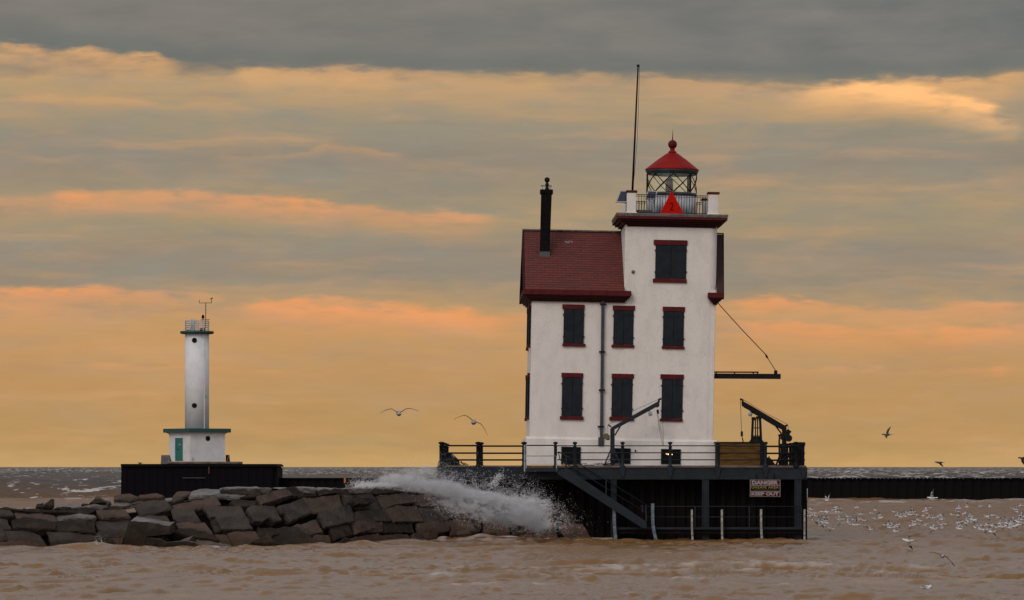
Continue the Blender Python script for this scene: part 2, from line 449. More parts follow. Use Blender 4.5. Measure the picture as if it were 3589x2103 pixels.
for nm_ in ('stone_tan', 'stone_grey', 'stone_pink', 'stone_dark', 'stone_wet_sheen'):      # the foot of the mound stays wet
    t_ = M[nm_].node_tree
    b_ = [q for q in t_.nodes if q.type == 'BSDF_PRINCIPLED'][0]
    src = b_.inputs['Base Color'].links[0].from_socket
    gp = t_.nodes.new('ShaderNodeNewGeometry'); sx = t_.nodes.new('ShaderNodeSeparateXYZ'); t_.links.new(gp.outputs['Position'], sx.inputs[0])
    nz_ = t_.nodes.new('ShaderNodeTexNoise'); nz_.inputs['Scale'].default_value = 1.2; t_.links.new(gp.outputs['Position'], nz_.inputs['Vector'])
    ad_ = t_.nodes.new('ShaderNodeMath'); ad_.operation = 'MULTIPLY_ADD'; t_.links.new(nz_.outputs[0], ad_.inputs[0]); ad_.inputs[1].default_value = -.9; t_.links.new(sx.outputs[2], ad_.inputs[2])
    mr_ = t_.nodes.new('ShaderNodeMapRange'); t_.links.new(ad_.outputs[0], mr_.inputs[0]); mr_.inputs[1].default_value = -.25; mr_.inputs[2].default_value = .45
    mx_ = t_.nodes.new('ShaderNodeMix'); mx_.data_type = 'RGBA'; mx_.blend_type = 'MULTIPLY'; mx_.inputs[0].default_value = 1
    mw = t_.nodes.new('ShaderNodeMix'); mw.data_type = 'RGBA'; t_.links.new(mr_.outputs[0], mw.inputs[0]); mw.inputs[6].default_value = (.66, .52, .42, 1); mw.inputs[7].default_value = (1, 1, 1, 1)
    t_.links.new(src, mx_.inputs[6]); t_.links.new(mw.outputs[2], mx_.inputs[7]); t_.links.new(mx_.outputs[2], b_.inputs['Base Color'])

g = bpy.data.materials.new('lantern glass'); g.use_nodes = True
gt = g.node_tree; gt.nodes.clear()
go = gt.nodes.new('ShaderNodeOutputMaterial'); gm = gt.nodes.new('ShaderNodeMixShader')
gtr = gt.nodes.new('ShaderNodeBsdfTransparent'); gtr.inputs[0].default_value = (0.985, 1.0, 0.97, 1)
ggl = gt.nodes.new('ShaderNodeBsdfGlossy'); ggl.inputs[0].default_value = (0.8, 0.85, 0.8, 1); ggl.inputs['Roughness'].default_value = 0.08
gm.inputs[0].default_value = 0.06
gt.links.new(gtr.outputs[0], gm.inputs[1]); gt.links.new(ggl.outputs[0], gm.inputs[2]); gt.links.new(gm.outputs[0], go.inputs[0])
M['glass'] = g
lb = mat('small lit bulb', (0.9, 0.6, 0.2), 0.5)
lbb = [n for n in lb.node_tree.nodes if n.type == 'BSDF_PRINCIPLED'][0]
lbb.inputs['Emission Color'].default_value = (1.0, 0.62, 0.2, 1); lbb.inputs['Emission Strength'].default_value = 2.2  # emission stands for a glint on a pane, not a lamp
M['window_glint'] = lb

# ------------------------------------------------------------------ shoreline of the stone mound
def lerp(tab, x):
    if x <= tab[0][0]: return tab[0][1]
    for (a, b), (c, d) in zip(tab, tab[1:]):
        if x <= c: return b + (d - b) * (x - a) / (c - a)
    return tab[-1][1]


TOE = [(-700, 1934), (0, 1931), (400, 1926), (900, 1926), (1200, 1918), (1450, 1906), (1600, 1900), (2160, 1899)]   # waterline pixels
CREST = [(-700, 1800), (0, 1780), (190, 1776), (430, 1768), (500, 1748), (617, 1724), (700, 1713), (780, 1710), (1380, 1709),
         (1430, 1724), (1530, 1734), (1700, 1742), (1900, 1752), (1965, 1768), (2017, 1822), (2090, 1872), (2150, 1899)]
TOEY = [(x, CZ * F / (y - HY)) for x, y in TOE]
SL = 0.72


def slope_point(px, py, sl=SL, Yt=None, zt=0.0):
    if Yt is None: Yt = lerp(TOEY, px)
    Y = (CZ - zt + sl * Yt) / (sl + (py - HY) / F)
    return P(px, py, Y)


# ------------------------------------------------------------------ water
def vnoise(x, y, seed):
    rs = np.random.RandomState(seed)
    T = rs.rand(256, 256)
    xi = np.floor(x).astype(int); yi = np.floor(y).astype(int)
    fx = x - xi; fy = y - yi
    fx = fx * fx * (3 - 2 * fx); fy = fy * fy * (3 - 2 * fy)
    a = T[xi & 255, yi & 255]; b = T[(xi + 1) & 255, yi & 255]
    c = T[xi & 255, (yi + 1) & 255]; d = T[(xi + 1) & 255, (yi + 1) & 255]
    return (a * (1 - fx) + b * fx) * (1 - fy) + (c * (1 - fx) + d * fx) * fy


ys = [5.0, 20.0, 40.0, 60.0, 75.0, 84.0, 90.0]
y = 92.0
while y < 400:
    ys.append(y); y += 0.115 + (y - 92) * 0.0016
while y < 40000:
    ys.append(y); y += 0.61 + (y - 400) * 0.0135
ys.append(45000.0)
ys = np.array(ys)
tfine = np.linspace(-0.150, 0.150, 620)
tside = np.array([0.165, 0.19, 0.24, 0.34, 0.5, 0.8, 1.4, 3.0, 8.0])
ts = np.concatenate([-tside[::-1], tfine, tside])
NYr, NXc = len(ys), len(ts)
YY = np.repeat(ys[:, None], NXc, 1)
XX = YY * ts[None, :]
dxs = np.abs(np.gradient(XX, axis=1)); dys = np.abs(np.gradient(ys))[:, None]
rs = np.random.RandomState(11)
H = np.zeros_like(XX)
lake = np.clip((YY - 385) / 30.0, 0, 1)
# gentle bulk motion of the coordinates so that no crest runs straight for long
wx = XX + 5 * (vnoise(XX / 9.0, YY / 14.0, 1) - .5) + 1.6 * (vnoise(XX / 2.2 + 7, YY / 3.5, 2) - .5)
wy = YY + 8 * (vnoise(XX / 8.0 + 31, YY / 12.0, 3) - .5) + 2.2 * (vnoise(XX / 2.0 + 11, YY / 3.0, 4) - .5)
for i in range(52):
    L = 0.42 * (9.0 / 0.42) ** (i / 51.0)
    ang = R(90) + rs.normal(0.12, 0.50 if L < 1.6 else 0.36)
    a = 0.0106 * L ** 0.36 * (0.7 + 0.6 * rs.rand())
    k = 2 * math.pi / L
    kx, ky = k * math.cos(ang), k * math.sin(ang)
    need = 2.2 * np.maximum(dys * abs(math.sin(ang)), dxs * abs(math.cos(ang)))
    att = np.clip((L - need) / need, 0, 1)
    gust = 0.15 + 2.2 * vnoise(XX / (L * 1.9) + i * 3, YY / (L * 3.3) + i * 5, 20 + i) ** 1.8
    near = np.clip((YY - 60) / 60, 0.3, 1)
    ph = kx * wx + ky * wy + rs.rand() * 6.28
    s = 0.5 + 0.5 * np.sin(ph)
    H += a * gust * att * (2 * s ** 2.2 - 0.72) * near * (1 + 1.2 * lake)
for i in range(16):                                          # the open lake: longer, higher waves
    L = 9 * (45 / 9.0) ** (i / 15.0)
    ang = R(90) + rs.normal(-0.1, 0.30)
    a = 0.020 * L ** 0.60
    k = 2 * math.pi / L
    need = 2.2 * np.maximum(dys * abs(math.sin(ang)), dxs * abs(math.cos(ang)))
    att = np.clip((L - need) / need, 0, 1) * 0.75 + 0.25
    gust = 0.35 + 1.3 * vnoise(XX / (L * 2.2) + i * 9, YY / (L * 3.3) + i, 80 + i)
    s = 0.5 + 0.5 * np.sin(k * math.cos(ang) * wx + k * math.sin(ang) * wy + rs.rand() * 6.28)
    H += a * gust * att * (2 * s ** 1.8 - 0.8) * lake
farf = np.clip((YY - 500) / 1800, 0, 1)
H += farf * 2.2 * (vnoise(XX / 60.0 + 5, YY / 400.0, 150) - .5) * 2
H += farf * 1.2 * (vnoise(XX / 17.0 + 5, YY / 150.0, 151) - .5) * 2
# swell that runs in front of the wall on the harbour side
sw = np.clip((YY - 185) / 40, 0, 1) * (1 - lake)
H += sw * 0.24 * np.sin(2 * math.pi * (YY + 0.12 * XX + 9 * (vnoise(XX / 18., YY / 25., 160) - .5)) / 17.0)
H += sw * 0.15 * np.sin(2 * math.pi * (YY - 0.2 * XX + 5 * (vnoise(XX / 9., YY / 15., 161) - .5)) / 7.3)
# low swash at the foot of the stones
pxx = XX * F / YY + CX
toe = np.interp(pxx, [t[0] for t in TOEY], [t[1] for t in TOEY])
dsh = YY - toe
inm = (pxx < 2150)
H += np.where(inm, 0.13 * np.exp(-((dsh + 3.0) / 2.4) ** 2) * (0.4 + 1.2 * vnoise(XX / 3.5, YY / 3.5, 170)), 0)
br = np.exp(-((pxx - 1640) / 170) ** 2) * np.exp(-((dsh + 0.2) / 1.6) ** 2)
H += 0.40 * br * (0.35 + 1.1 * vnoise(XX / 1.3, YY / 1.3, 171))
# foam
crest = np.clip((H - 0.10) / 0.06, 0, 1)
fn = vnoise(XX / 0.9, YY / 2.2, 180) * 0.6 + vnoise(XX / 0.28, YY / 0.7, 181) * 0.4
patch = np.clip((vnoise(XX / 11.0, YY / 30.0, 182) - 0.60) / 0.2, 0, 1)
foam = 0.55 * np.clip(crest * np.clip((fn - 0.5) / 0.2, 0, 1) * patch, 0, 1) * (1 - lake)
capn = vnoise(XX / 5.5, YY / 22.0, 183) * 0.55 + vnoise(XX / 1.7, YY / 6.0, 184) * 0.45
gl = np.gradient(H, axis=0) / dys
foam += 0
streak = vnoise(XX / 3.2, YY / 0.5, 185)
foam = np.maximum(foam, br * np.clip((fn * 0.6 + streak * 0.4 - 0.38) / 0.2, 0, 1) * 0.85)
foam = np.maximum(foam, np.where(inm, np.exp(-((dsh + 0.1) / 0.75) ** 2) * np.clip((fn - 0.40) / 0.2, 0, 1) * 0.75, 0))
swirl = np.exp(-((pxx - 1010) / 60) ** 2) * np.exp(-((dsh + .3) / .9) ** 2) + np.exp(-((pxx - 300) / 50) ** 2) * np.exp(-((dsh + .3) / .9) ** 2)
foam = np.maximum(foam, swirl * np.clip((fn - 0.25) / 0.3, 0, 1))
foam = np.clip(foam, 0, 1)
# open water is greyer than the muddy harbour
mud = 1 - np.clip((YY - 400) / 260 + 0.55 * (vnoise(XX / 40., YY / 120., 190) - .5), 0, 1)
me = bpy.data.meshes.new('water')
nv = NYr * NXc
co = np.stack([XX, YY, H], -1).reshape(-1, 3).astype(np.float32)
me.vertices.add(nv)
me.vertices.foreach_set('co', co.ravel())
idx = np.arange(nv).reshape(NYr, NXc)
q = np.stack([idx[:-1, :-1], idx[:-1, 1:], idx[1:, 1:], idx[1:, :-1]], -1).reshape(-1, 4)
me.loops.add(q.size)
me.loops.foreach_set('vertex_index', q.ravel().astype(np.int32))
me.polygons.add(len(q))
me.polygons.foreach_set('loop_start', (np.arange(len(q)) * 4).astype(np.int32))
me.polygons.foreach_set('loop_total', np.full(len(q), 4, np.int32))
me.polygons.foreach_set('use_smooth', np.ones(len(q), bool))
cap = lake * np.clip(0.45 + 0.7 * H, 0, 0.85)
for nm, arr in (('foam', foam), ('mud', mud), ('cap', cap), ('matt', np.clip((YY - 130) / 130, 0, 1) * (1 - lake) * 0.50 + 0.04 * (1 - lake) + 0.80 * lake)):
    at = me.attributes.new(nm, 'FLOAT', 'POINT')
    at.data.foreach_set('value', arr.reshape(-1).astype(np.float32))
me.update()
me.validate()
wm = bpy.data.materials.new('muddy lake water'); wm.use_nodes = True
t = wm.node_tree; t.nodes.clear()
out = t.nodes.new('ShaderNodeOutputMaterial'); pb = t.nodes.new('ShaderNodeBsdfPrincipled')
msh = t.nodes.new('ShaderNodeMixShader'); dfb = t.nodes.new('ShaderNodeBsdfDiffuse')
t.links.new(pb.outputs[0], msh.inputs[1]); t.links.new(dfb.outputs[0], msh.inputs[2]); t.links.new(msh.outputs[0], out.inputs[0])
pb.inputs['IOR'].default_value = 1.33
pb.inputs['Specular IOR Level'].default_value = 0.8
fa = t.nodes.new('ShaderNodeAttribute'); fa.attribute_name = 'foam'
mu = t.nodes.new('ShaderNodeAttribute'); mu.attribute_name = 'mud'
spr = t.nodes.new('ShaderNodeMapRange'); t.links.new(mu.outputs['Fac'], spr.inputs[0]); spr.inputs[3].default_value = 0.16; spr.inputs[4].default_value = 0.6
t.links.new(spr.outputs[0], pb.inputs['Specular IOR Level'])
tcn = t.nodes.new('ShaderNodeTexCoord')
n1w = t.nodes.new('ShaderNodeTexNoise'); n1w.inputs['Scale'].default_value = 0.35; n1w.inputs['Detail'].default_value = 5
t.links.new(tcn.outputs['Object'], n1w.inputs['Vector'])
mxa = t.nodes.new('ShaderNodeMix'); mxa.data_type = 'RGBA'
t.links.new(mu.outputs['Fac'], mxa.inputs[0])
mxa.inputs[6].default_value = (0.030, 0.028, 0.027, 1)
mxm = t.nodes.new('ShaderNodeMix'); mxm.data_type = 'RGBA'
t.links.new(n1w.outputs[0], mxm.inputs[0]); mxm.inputs[6].default_value = (0.150, 0.074, 0.018, 1); mxm.inputs[7].default_value = (0.195, 0.094, 0.025, 1)
t.links.new(mxm.outputs[2], mxa.inputs[7])
# whitecaps of the open lake
ca_ = t.nodes.new('ShaderNodeAttribute'); ca_.attribute_name = 'cap'
mpc = t.nodes.new('ShaderNodeMapping'); mpc.inputs['Scale'].default_value = (0.30, 0.085, 1)
t.links.new(tcn.outputs['Object'], mpc.inputs[0])
ncp = t.nodes.new('ShaderNodeTexNoise'); ncp.inputs['Scale'].default_value = 1.0; ncp.inputs['Detail'].default_value = 5; ncp.inputs['Roughness'].default_value = 0.62
t.links.new(mpc.outputs[0], ncp.inputs['Vector'])
ad = t.nodes.new('ShaderNodeMath'); ad.operation = 'MULTIPLY_ADD'; t.links.new(ca_.outputs['Fac'], ad.inputs[0]); ad.inputs[1].default_value = 0.22; t.links.new(ncp.outputs[0], ad.inputs[2])
cpr = t.nodes.new('ShaderNodeMapRange'); cpr.interpolation_type = 'SMOOTHSTEP'; t.links.new(ad.outputs[0], cpr.inputs[0]); cpr.inputs[1].default_value = 0.715; cpr.inputs[2].default_value = 0.78
fsum = t.nodes.new('ShaderNodeMath'); fsum.operation = 'MAXIMUM'; t.links.new(cpr.outputs[0], fsum.inputs[0]); t.links.new(fa.outputs['Fac'], fsum.inputs[1])
mxf = t.nodes.new('ShaderNodeMix'); mxf.data_type = 'RGBA'
t.links.new(fsum.outputs[0], mxf.inputs[0]); t.links.new(mxa.outputs[2], mxf.inputs[6]); mxf.inputs[7].default_value = (0.50, 0.46, 0.43, 1)
t.links.new(mxf.outputs[2], pb.inputs['Base Color'])
dmx = t.nodes.new('ShaderNodeMix'); dmx.data_type = 'RGBA'
t.links.new(fsum.outputs[0], dmx.inputs[0]); dgm = t.nodes.new('ShaderNodeMix'); dgm.data_type = 'RGBA'; t.links.new(mu.outputs['Fac'], dgm.inputs[0]); dgm.inputs[6].default_value = (0.092, 0.084, 0.078, 1); dgm.inputs[7].default_value = (0.150, 0.084, 0.046, 1)
t.links.new(dgm.outputs[2], dmx.inputs[6])
dmx.inputs[7].default_value = (0.50, 0.47, 0.45, 1)
t.links.new(dmx.outputs[2], dfb.inputs[0])
mta = t.nodes.new('ShaderNodeAttribute'); mta.attribute_name = 'matt'
t.links.new(mta.outputs['Fac'], msh.inputs[0])
rr = t.nodes.new('ShaderNodeMapRange'); t.links.new(fa.outputs['Fac'], rr.inputs[0]); rr.inputs[3].default_value = 0.16; rr.inputs[4].default_value = 0.8
t.links.new(rr.outputs[0], pb.inputs['Roughness'])
n2w = t.nodes.new('ShaderNodeTexNoise'); n2w.inputs['Scale'].default_value = 8.5; n2w.inputs['Detail'].default_value = 4; n2w.inputs['Roughness'].default_value = 0.6
mpw = t.nodes.new('ShaderNodeMapping'); mpw.inputs['Scale'].default_value = (0.7, 1.0, 1)
t.links.new(tcn.outputs['Object'], mpw.inputs[0]); t.links.new(mpw.outputs[0], n2w.inputs['Vector'])
bw = t.nodes.new('ShaderNodeBump'); bw.inputs['Strength'].default_value = 1.0; bw.inputs['Distance'].default_value = 0.028
t.links.new(n2w.outputs[0], bw.inputs['Height'])
nfw = t.nodes.new('ShaderNodeTexNoise'); nfw.inputs['Scale'].default_value = 0.55; nfw.inputs['Detail'].default_value = 6; nfw.inputs['Roughness'].default_value = 0.65
t.links.new(mpw.outputs[0], nfw.inputs['Vector'])
inv = t.nodes.new('ShaderNodeMath'); inv.operation = 'SUBTRACT'; inv.inputs[0].default_value = 1.0; t.links.new(mu.outputs['Fac'], inv.inputs[1])
dsx = t.nodes.new('ShaderNodeMath'); dsx.operation = 'MULTIPLY_ADD'; t.links.new(ca_.outputs['Fac'], dsx.inputs[0]); dsx.inputs[1].default_value = 1.6; dsx.inputs[2].default_value = 0.0
bw2 = t.nodes.new('ShaderNodeBump'); bw2.inputs['Strength'].default_value = 1.0
t.links.new(dsx.outputs[0], bw2.inputs['Distance']); t.links.new(nfw.outputs[0], bw2.inputs['Height']); t.links.new(bw.outputs[0], bw2.inputs['Normal'])
t.links.new(bw2.outputs[0], pb.inputs['Normal'])
t.links.new(bw2.outputs[0], dfb.inputs['Normal'])
me.materials.append(wm)
link('water', me, kind='structure')


def water_z(x, yy):
    i = int(np.argmin(np.abs(ys - yy))); j = int(np.argmin(np.abs(ts - x / yy)))
    return float(H[i, j])


# ------------------------------------------------------------------ long sheet pile wall behind
WY = 390.0
wall = empty('sheet_pile_breakwater', P(2400, 1750, WY), label='long low black sheet pile wall crossing the water behind the lighthouse', cat='breakwater')
o0 = wall.location.copy()
ztop = CZ - (1675 - HY) * WY / F
pw = 1.0
pm = MB()
# trough-shaped pile section
pts = [(-0.5, 0.03), (-0.34, 0.03), (-0.22, -0.06), (0.22, -0.06), (0.34, 0.03), (0.5, 0.03), (0.5, 0.08), (0.38, 0.08), (0.26, -0.02), (-0.26, -0.02), (-0.38, 0.08), (-0.5, 0.08)]
pm.prismz([(a, b) for a, b in pts], -3.5, 0.0)
pile_me = pm.mesh('sheet_pile', M['far_pile'])
x_l = P(424, 0, WY).x; x_r = P(4300, 0, WY).x
n = int((x_r - x_l) / pw)
for i in range(n):
    link('sheet_pile', pile_me, wall, (x_l + 0.5 + i * pw - o0.x, random.uniform(-.015, .015), ztop - 0.10 - o0.z + random.uniform(-.012, .012)))
cp = MB().box(x_l - o0.x, x_r - o0.x, -0.22, 3.0, ztop - 0.15 - o0.z, ztop - o0.z)
cp.build('cap_beam', M['far_pile'], wall)
MB().box(x_l - o0.x + .1, x_r - o0.x, 0.4, 2.9, -3, ztop - 0.13 - o0.z).build('wall_core', M['far_pile'], wall)
bl = MB()
xx = P(2850, 0, WY).x
while xx < x_r:
    if random.random() < .75:
        bl.box(xx - .035 - o0.x, xx + .035 - o0.x, -0.26, -0.2, ztop - 0.10 - o0.z, ztop - 0.04 - o0.z)
    xx += 0.42
bl.build('bolt_head', M['pale_metal'], wall, kind='stuff')
om = P(1209, 1684, WY)
MB().box(-.10, .10, -.3, -.24, -.26, .26, ch=.01).build('orange_marker', M['orange'], None, (om.x, WY - 0.0, om.z), label='small orange marker strip fixed on the black sheet pile wall near the spray', cat='marker')

# ------------------------------------------------------------------ pier block of the small white tower
TY = 386.0
s_ = TY / F
pl, prr = P(424, 0, TY).x, P(974, 0, TY).x
pier_top = CZ - (1626 - HY) * TY / F
pier = empty('tower_pier', ((pl + prr) / 2, TY, 0), label='large black sheet pile pier block carrying the small white light tower', cat='pier')
c0 = pier.location
pm2 = MB().prismz([(a * 0.8, b * 0.8) for a, b in pts], -2.5, pier_top - 0.22)
pme = pm2.mesh('sheet_pile', M['far_pile'])
k = int((prr - pl) / 0.8)
for i in range(k):
    link('sheet_pile', pme, pier, (pl + .4 + i * .8 - c0.x + 0.02, 0.0, random.uniform(-.01, .01)))
wd = prr - pl
body = MB()
body.prism([(-wd / 2 + .1, -2.5), (wd / 2 - .1, -2.5), (wd / 2 - .1, pier_top - .5), (wd / 2 - .35, pier_top - .2), (-wd / 2 + .1, pier_top - .2)], 0.3, 9.5)
body.build('pier_core', M['far_pile'], pier)
r_ = 0.35
cap = [(-wd / 2, pier_top - .3), (wd / 2, pier_top - .3)] + [(wd / 2 - r_ + r_ * math.cos(a), pier_top - r_ + r_ * math.sin(a) + 0.0) for a in [R(d) for d in range(10, 91, 16)]] + [(-wd / 2, pier_top)]
MB().prism(cap, -0.25, 10).build('pier_cap', M['far_pile'], pier)
MB().bar((P(640, 0, TY).x - c0.x, -.27, CZ - (1675 - HY) * s_), (P(720, 0, TY).x - c0.x, -.27, CZ - (1675 - HY) * s_), .04, .05).build('ledge_strip', M['lead'], pier)
MB().box(P(733, 0, TY).x - c0.x - .05, P(733, 0, TY).x - c0.x + .05, -.24, -.2, pier_top - .32 - .7, pier_top - .32).build('rust_stripe', mat('rust run', (0.10, 0.035, 0.012), 0.9), pier)

# ------------------------------------------------------------------ small white tower
def T(px, py, dy=0.0):
    q = P(px, py, TY + dy); return q
tb = P(690.5, 1617, TY + 4.2)
YT = TY + 4.2
su = YT / F
tw = empty('light_tower', (tb.x, YT, pier_top), label='small white round light tower with green trim standing on the black pier', cat='lighthouse')
def tz(py): return CZ - (py - HY) * su - pier_top
A = 199 * su / 1.397
h = A / 2
yaw = R(36)
b = MB()
z0, z1 = tz(1617), tz(1523)
b.box(-h, h, -h, h, z0, z1)
for a0, b0, a1 in ((0, 0.0, 0),):
    v = []
    for e, z in ((0, z1), (0.08, z1 + .10), (0.30, z1 + .22)):
        hh = h + e
        v += [(-hh, -hh, z), (hh, -hh, z), (hh, hh, z), (-hh, hh, z)]
    f = []
    for i in range(2):
        for j in range(4):
            f.append((i * 4 + j, i * 4 + (j + 1) % 4, i * 4 + 4 + (j + 1) % 4, i * 4 + 4 + j))
    f.append((8, 9, 10, 11))
    b.add(v, f)
b.build('base_building', M['base_white'], tw, rot=(0, 0, yaw))
hs_ = (A + 2 * .47) / 2
MB().box(-hs_, hs_, -hs_, hs_, z1 + .2, tz(1502.5), ch=.02).build('base_roof_slab', M['green'], tw, rot=(0, 0, yaw))
# left face: its normal is (-1,0,0) in the box's own frame; right face: (0,-1,0)
bb = empty('door_holder', rot=(0, 0, yaw)); bpy.data.objects.remove(bb)
Rz = Matrix.Rotation(yaw, 4, 'Z')
def onface(name, mesh, face_u, z, side, **kw):
    """place a child mesh (built in x,z with y depth) on a side of the turned box"""
    if side == 'R':
        loc = Rz @ Vector((face_u, -h, z)); ra = yaw
    else:
        loc = Rz @ Vector((-h, -face_u, z)); ra = yaw + R(-90)
    return link(name, mesh, tw, loc, (0, 0, ra), **kw)
# u on left face: +u towards the near corner
corner = Rz @ Vector((-h, -h, 0))
def u_left(px):
    x = (px - CX) * su - tb.x
    return h - (corner.x - x) / math.sin(abs(yaw))
def u_right(px):
    x = (px - CX) * su - tb.x
    return -h + (x - corner.x) / math.cos(yaw)
ud0, ud1 = u_left(617), u_left(646)
dm = MB().box(-(ud1 - ud0) / 2 + .22, (ud1 - ud0) / 2, -.05, 0.05, tz(1615), tz(1535), ch=.01)
door = onface('door', dm.mesh('door', M['teal']), (ud0 + ud1) / 2, 0, 'L')
MB().box(-(ud1 - ud0) / 2 + .02, -(ud1 - ud0) / 2 + .2, -.07, 0.03, tz(1615), tz(1535)).build('door_reveal', M['teal_blue'], door)
MB().box(.1, .35, -.075, -.055, tz(1560), tz(1556)).build('door_notice', M['white_metal'], door)
MB().box(-.25, -.05, -.10, -.055, tz(1577), tz(1574)).build('door_handle', M['iron'], door)
pr = MB().lathe([(0.27, 0), (0.27, .05), (.21, .06), (.21, .03)], n=20)
pv = [(x, -z, y) for x, y, z in pr.v]; pr.v = pv
ph = onface('porthole', pr.mesh('porthole', M['iron']), u_right(733), tz(1537), 'R')
gd = MB().lathe([(0.212, .036), (.212, .045)], n=20); gd.v = [(x, -z, y) for x, y, z in gd.v]
gd.build('pane', M['hole'], ph)
for px in (668, 681):
    onface('grab_post', MB().tube([(0, -.1, tz(1616)), (0, -.1, tz(1603))], .03, 6).mesh('grab_post', M['iron']), max(-h + .3, u_right(px)), 0, 'R')
# plinth
MB().box(P(598, 0, YT).x - tb.x, P(842, 0, YT).x - tb.x, -3.9, 3.6, 0, tz(1618), ch=.05).build('plinth', M['concrete'], tw)
r = 42.2 * su
zs0, zs1 = tz(1503), tz(1170)
MB().lathe([(r, zs0), (r * .998, (zs0 + zs1) / 2), (r, zs1)], n=64).build('shaft', M['tower_white'], tw)
MB().box(r * math.cos(R(-48)) - .03, r * math.cos(R(-48)) + .03, r * math.sin(R(-48)) - .05, r * math.sin(R(-48)) + .1, zs0, zs1).build('conduit', M['tower_white'], tw)
rg = 59 * su
MB().lathe([(rg - .15, zs1 - .02), (rg, zs1 + .05), (rg, zs1 + .26), (rg - .03, tz(1161))], n=48).build('gallery_slab', M['green'], tw)
for py in (1194, 1422):
    x = (684.5 - 690) * su; yy = -math.sqrt(r * r - x * x)
    pr = MB().lathe([(0.27, -.1), (0.27, .05), (.22, .06), (.22, .03)], n=20); pr.v = [(a, -c, b_) for a, b_, c in pr.v]
    q = pr.build('porthole', M['iron'], tw, (x, yy, tz(py)), (0, 0, math.atan2(x, -yy)))
    gd = MB().lathe([(0.222, .035), (.222, .045)], n=20); gd.v = [(a, -c, b_) for a, b_, c in gd.v]
    gd.build('pane', M['hole'], q)
zg = tz(1161)
zt = tz(1125)
rr_ = 42 * su
for i, f_ in enumerate((0.14, .35, .57, .79, 1.0)):
    ring = [(rr_ * math.cos(2 * math.pi * j / 36), rr_ * math.sin(2 * math.pi * j / 36), zg + (zt - zg) * f_) for j in range(37)]
    MB().tube(ring, .032, 6).build('gallery_rail', M['white_metal'], tw)
for j in range(10):
    a = 2 * math.pi * (j + .5) / 10
    MB().box(-.04, .04, -.04, .04, zg, zt + .02).build('gallery_post', M['white_metal'], tw, (rr_ * math.cos(a), rr_ * math.sin(a), 0))
X_ = lambda px: (px - 690) * su
MB().box(X_(668), X_(683.5), -.5, 0, zg, tz(1121), ch=.04).box(X_(670), X_(682), -.45, -.05, tz(1121), tz(1118.5)).build('equipment_cabinet', M['white_metal'], tw)
MB().box(X_(655), X_(686), -.2, .6, zg, tz(1155)).build('roof_hatch', M['lead'], tw)
MB().box(X_(701), X_(718), -.3, .4, zg, tz(1151)).tube([(X_(711), 0, tz(1151)), (X_(711), 0, tz(1116))], .035, 6).tube([(X_(703), 0, tz(1121)), (X_(735), 0, tz(1120))], .03, 6).build('lantern_stand', M['iron'], tw)
MB().lathe([(.04, 0), (.13, .06), (.16, .16), (.15, .28), (.09, .36), (.13, .37), (.10, .42), (.02, .44)], n=14).build('lantern', M['iron'], tw, (X_(711), 0, tz(1117.5)))
ms = MB().tube([(0, 0, tz(1151)), (0, 0, tz(1062))], .035, 6).tube([(X_(697) - X_(720.5), 0, tz(1062)), (X_(741) - X_(720.5), 0, tz(1061.5))], .03, 6)
ms.tube([(X_(698) - X_(720.5), 0, tz(1062)), (X_(698) - X_(720.5), 0, tz(1051))], .025, 6)
ms.tube([(X_(740.5) - X_(720.5), 0, tz(1062)), (X_(740.5) - X_(720.5), 0, tz(1045))], .03, 6)
for py, dx_ in ((1072, .06), (1085, .07), (1096, .06)):
    ms.box(-.02, dx_, -.03, .03, tz(py + 3), tz(py))
ms.build('mast', M['iron'], tw, (X_(720.5), 0, 0))
MB().prism([(X_(737) - X_(740), tz(1049)), (X_(745) - X_(740), tz(1046)), (X_(745) - X_(740), tz(1042)), (X_(741) - X_(740), tz(1044.5)), (X_(736) - X_(740), tz(1045))], -.02, .02).build('wind_vane', M['iron'], tw, (X_(740.5), 0, 0))

# the notice board and the dark board beside the tower
nb = empty('notice_board', P(580, 1626, TY + 1.6), label='grey notice board with faded lines leaning left of the white tower base', cat='sign')
nb.location.z = pier_top + .001
def nx(px): return (px - 580) * su
q = MB().prism([(nx(563.5), 0), (nx(598), 0), (nx(593), tz(1595)), (nx(565), tz(1595.5))], 0, .12).prism([(nx(594), 0), (nx(603), 0), (nx(593), tz(1595))], .12, .5)
q.build('board', M['lead'], nb)
ln = MB()
for i, py in enumerate((1603, 1607, 1610.5, 1614, 1618)):
    ln.box(nx(569) , nx(569) + random.uniform(.45, .68), -.012, .002, tz(py + 1), tz(py - .5))
ln.build('faded_lines', mat('faded print', (0.07, 0.07, 0.075), .8), nb)
db = empty('dark_board', P(798, 1617, YT), label='small dark board with a white strut right of the white tower base', cat='board')
db.location.z = pier_top + tz(1618)
MB().prism([((791 - 798) * su, 0), ((806 - 798) * su, 0), ((804 - 798) * su, .72), ((791 - 798) * su, .72)], 0, .08).build('panel', M['iron'], db)
MB().bar(((795 - 798) * su, -.03, 0.02), ((803 - 798) * su, -.03, .66), .05, .04).build('strut', M['sign_white'], db)

# ------------------------------------------------------------------ the lighthouse
HYd = 183.0
LEAN, YAW = R(1.1), R(0.92)
hroot = P(2175, 1630, HYd)
LH = empty('lighthouse', hroot, (0, LEAN, YAW), label='tall white brick lighthouse with red roof, closed charcoal shutters and square lantern tower', cat='lighthouse')
RM = Matrix.Rotation(YAW, 3, 'Z') @ Matrix.Rotation(LEAN, 3, 'Y')
RI = RM.inverted()


def L(px, py, dy=0.0):
    q = RI @ (P(px, py, HYd + dy) - hroot)
    return q.x, q.z


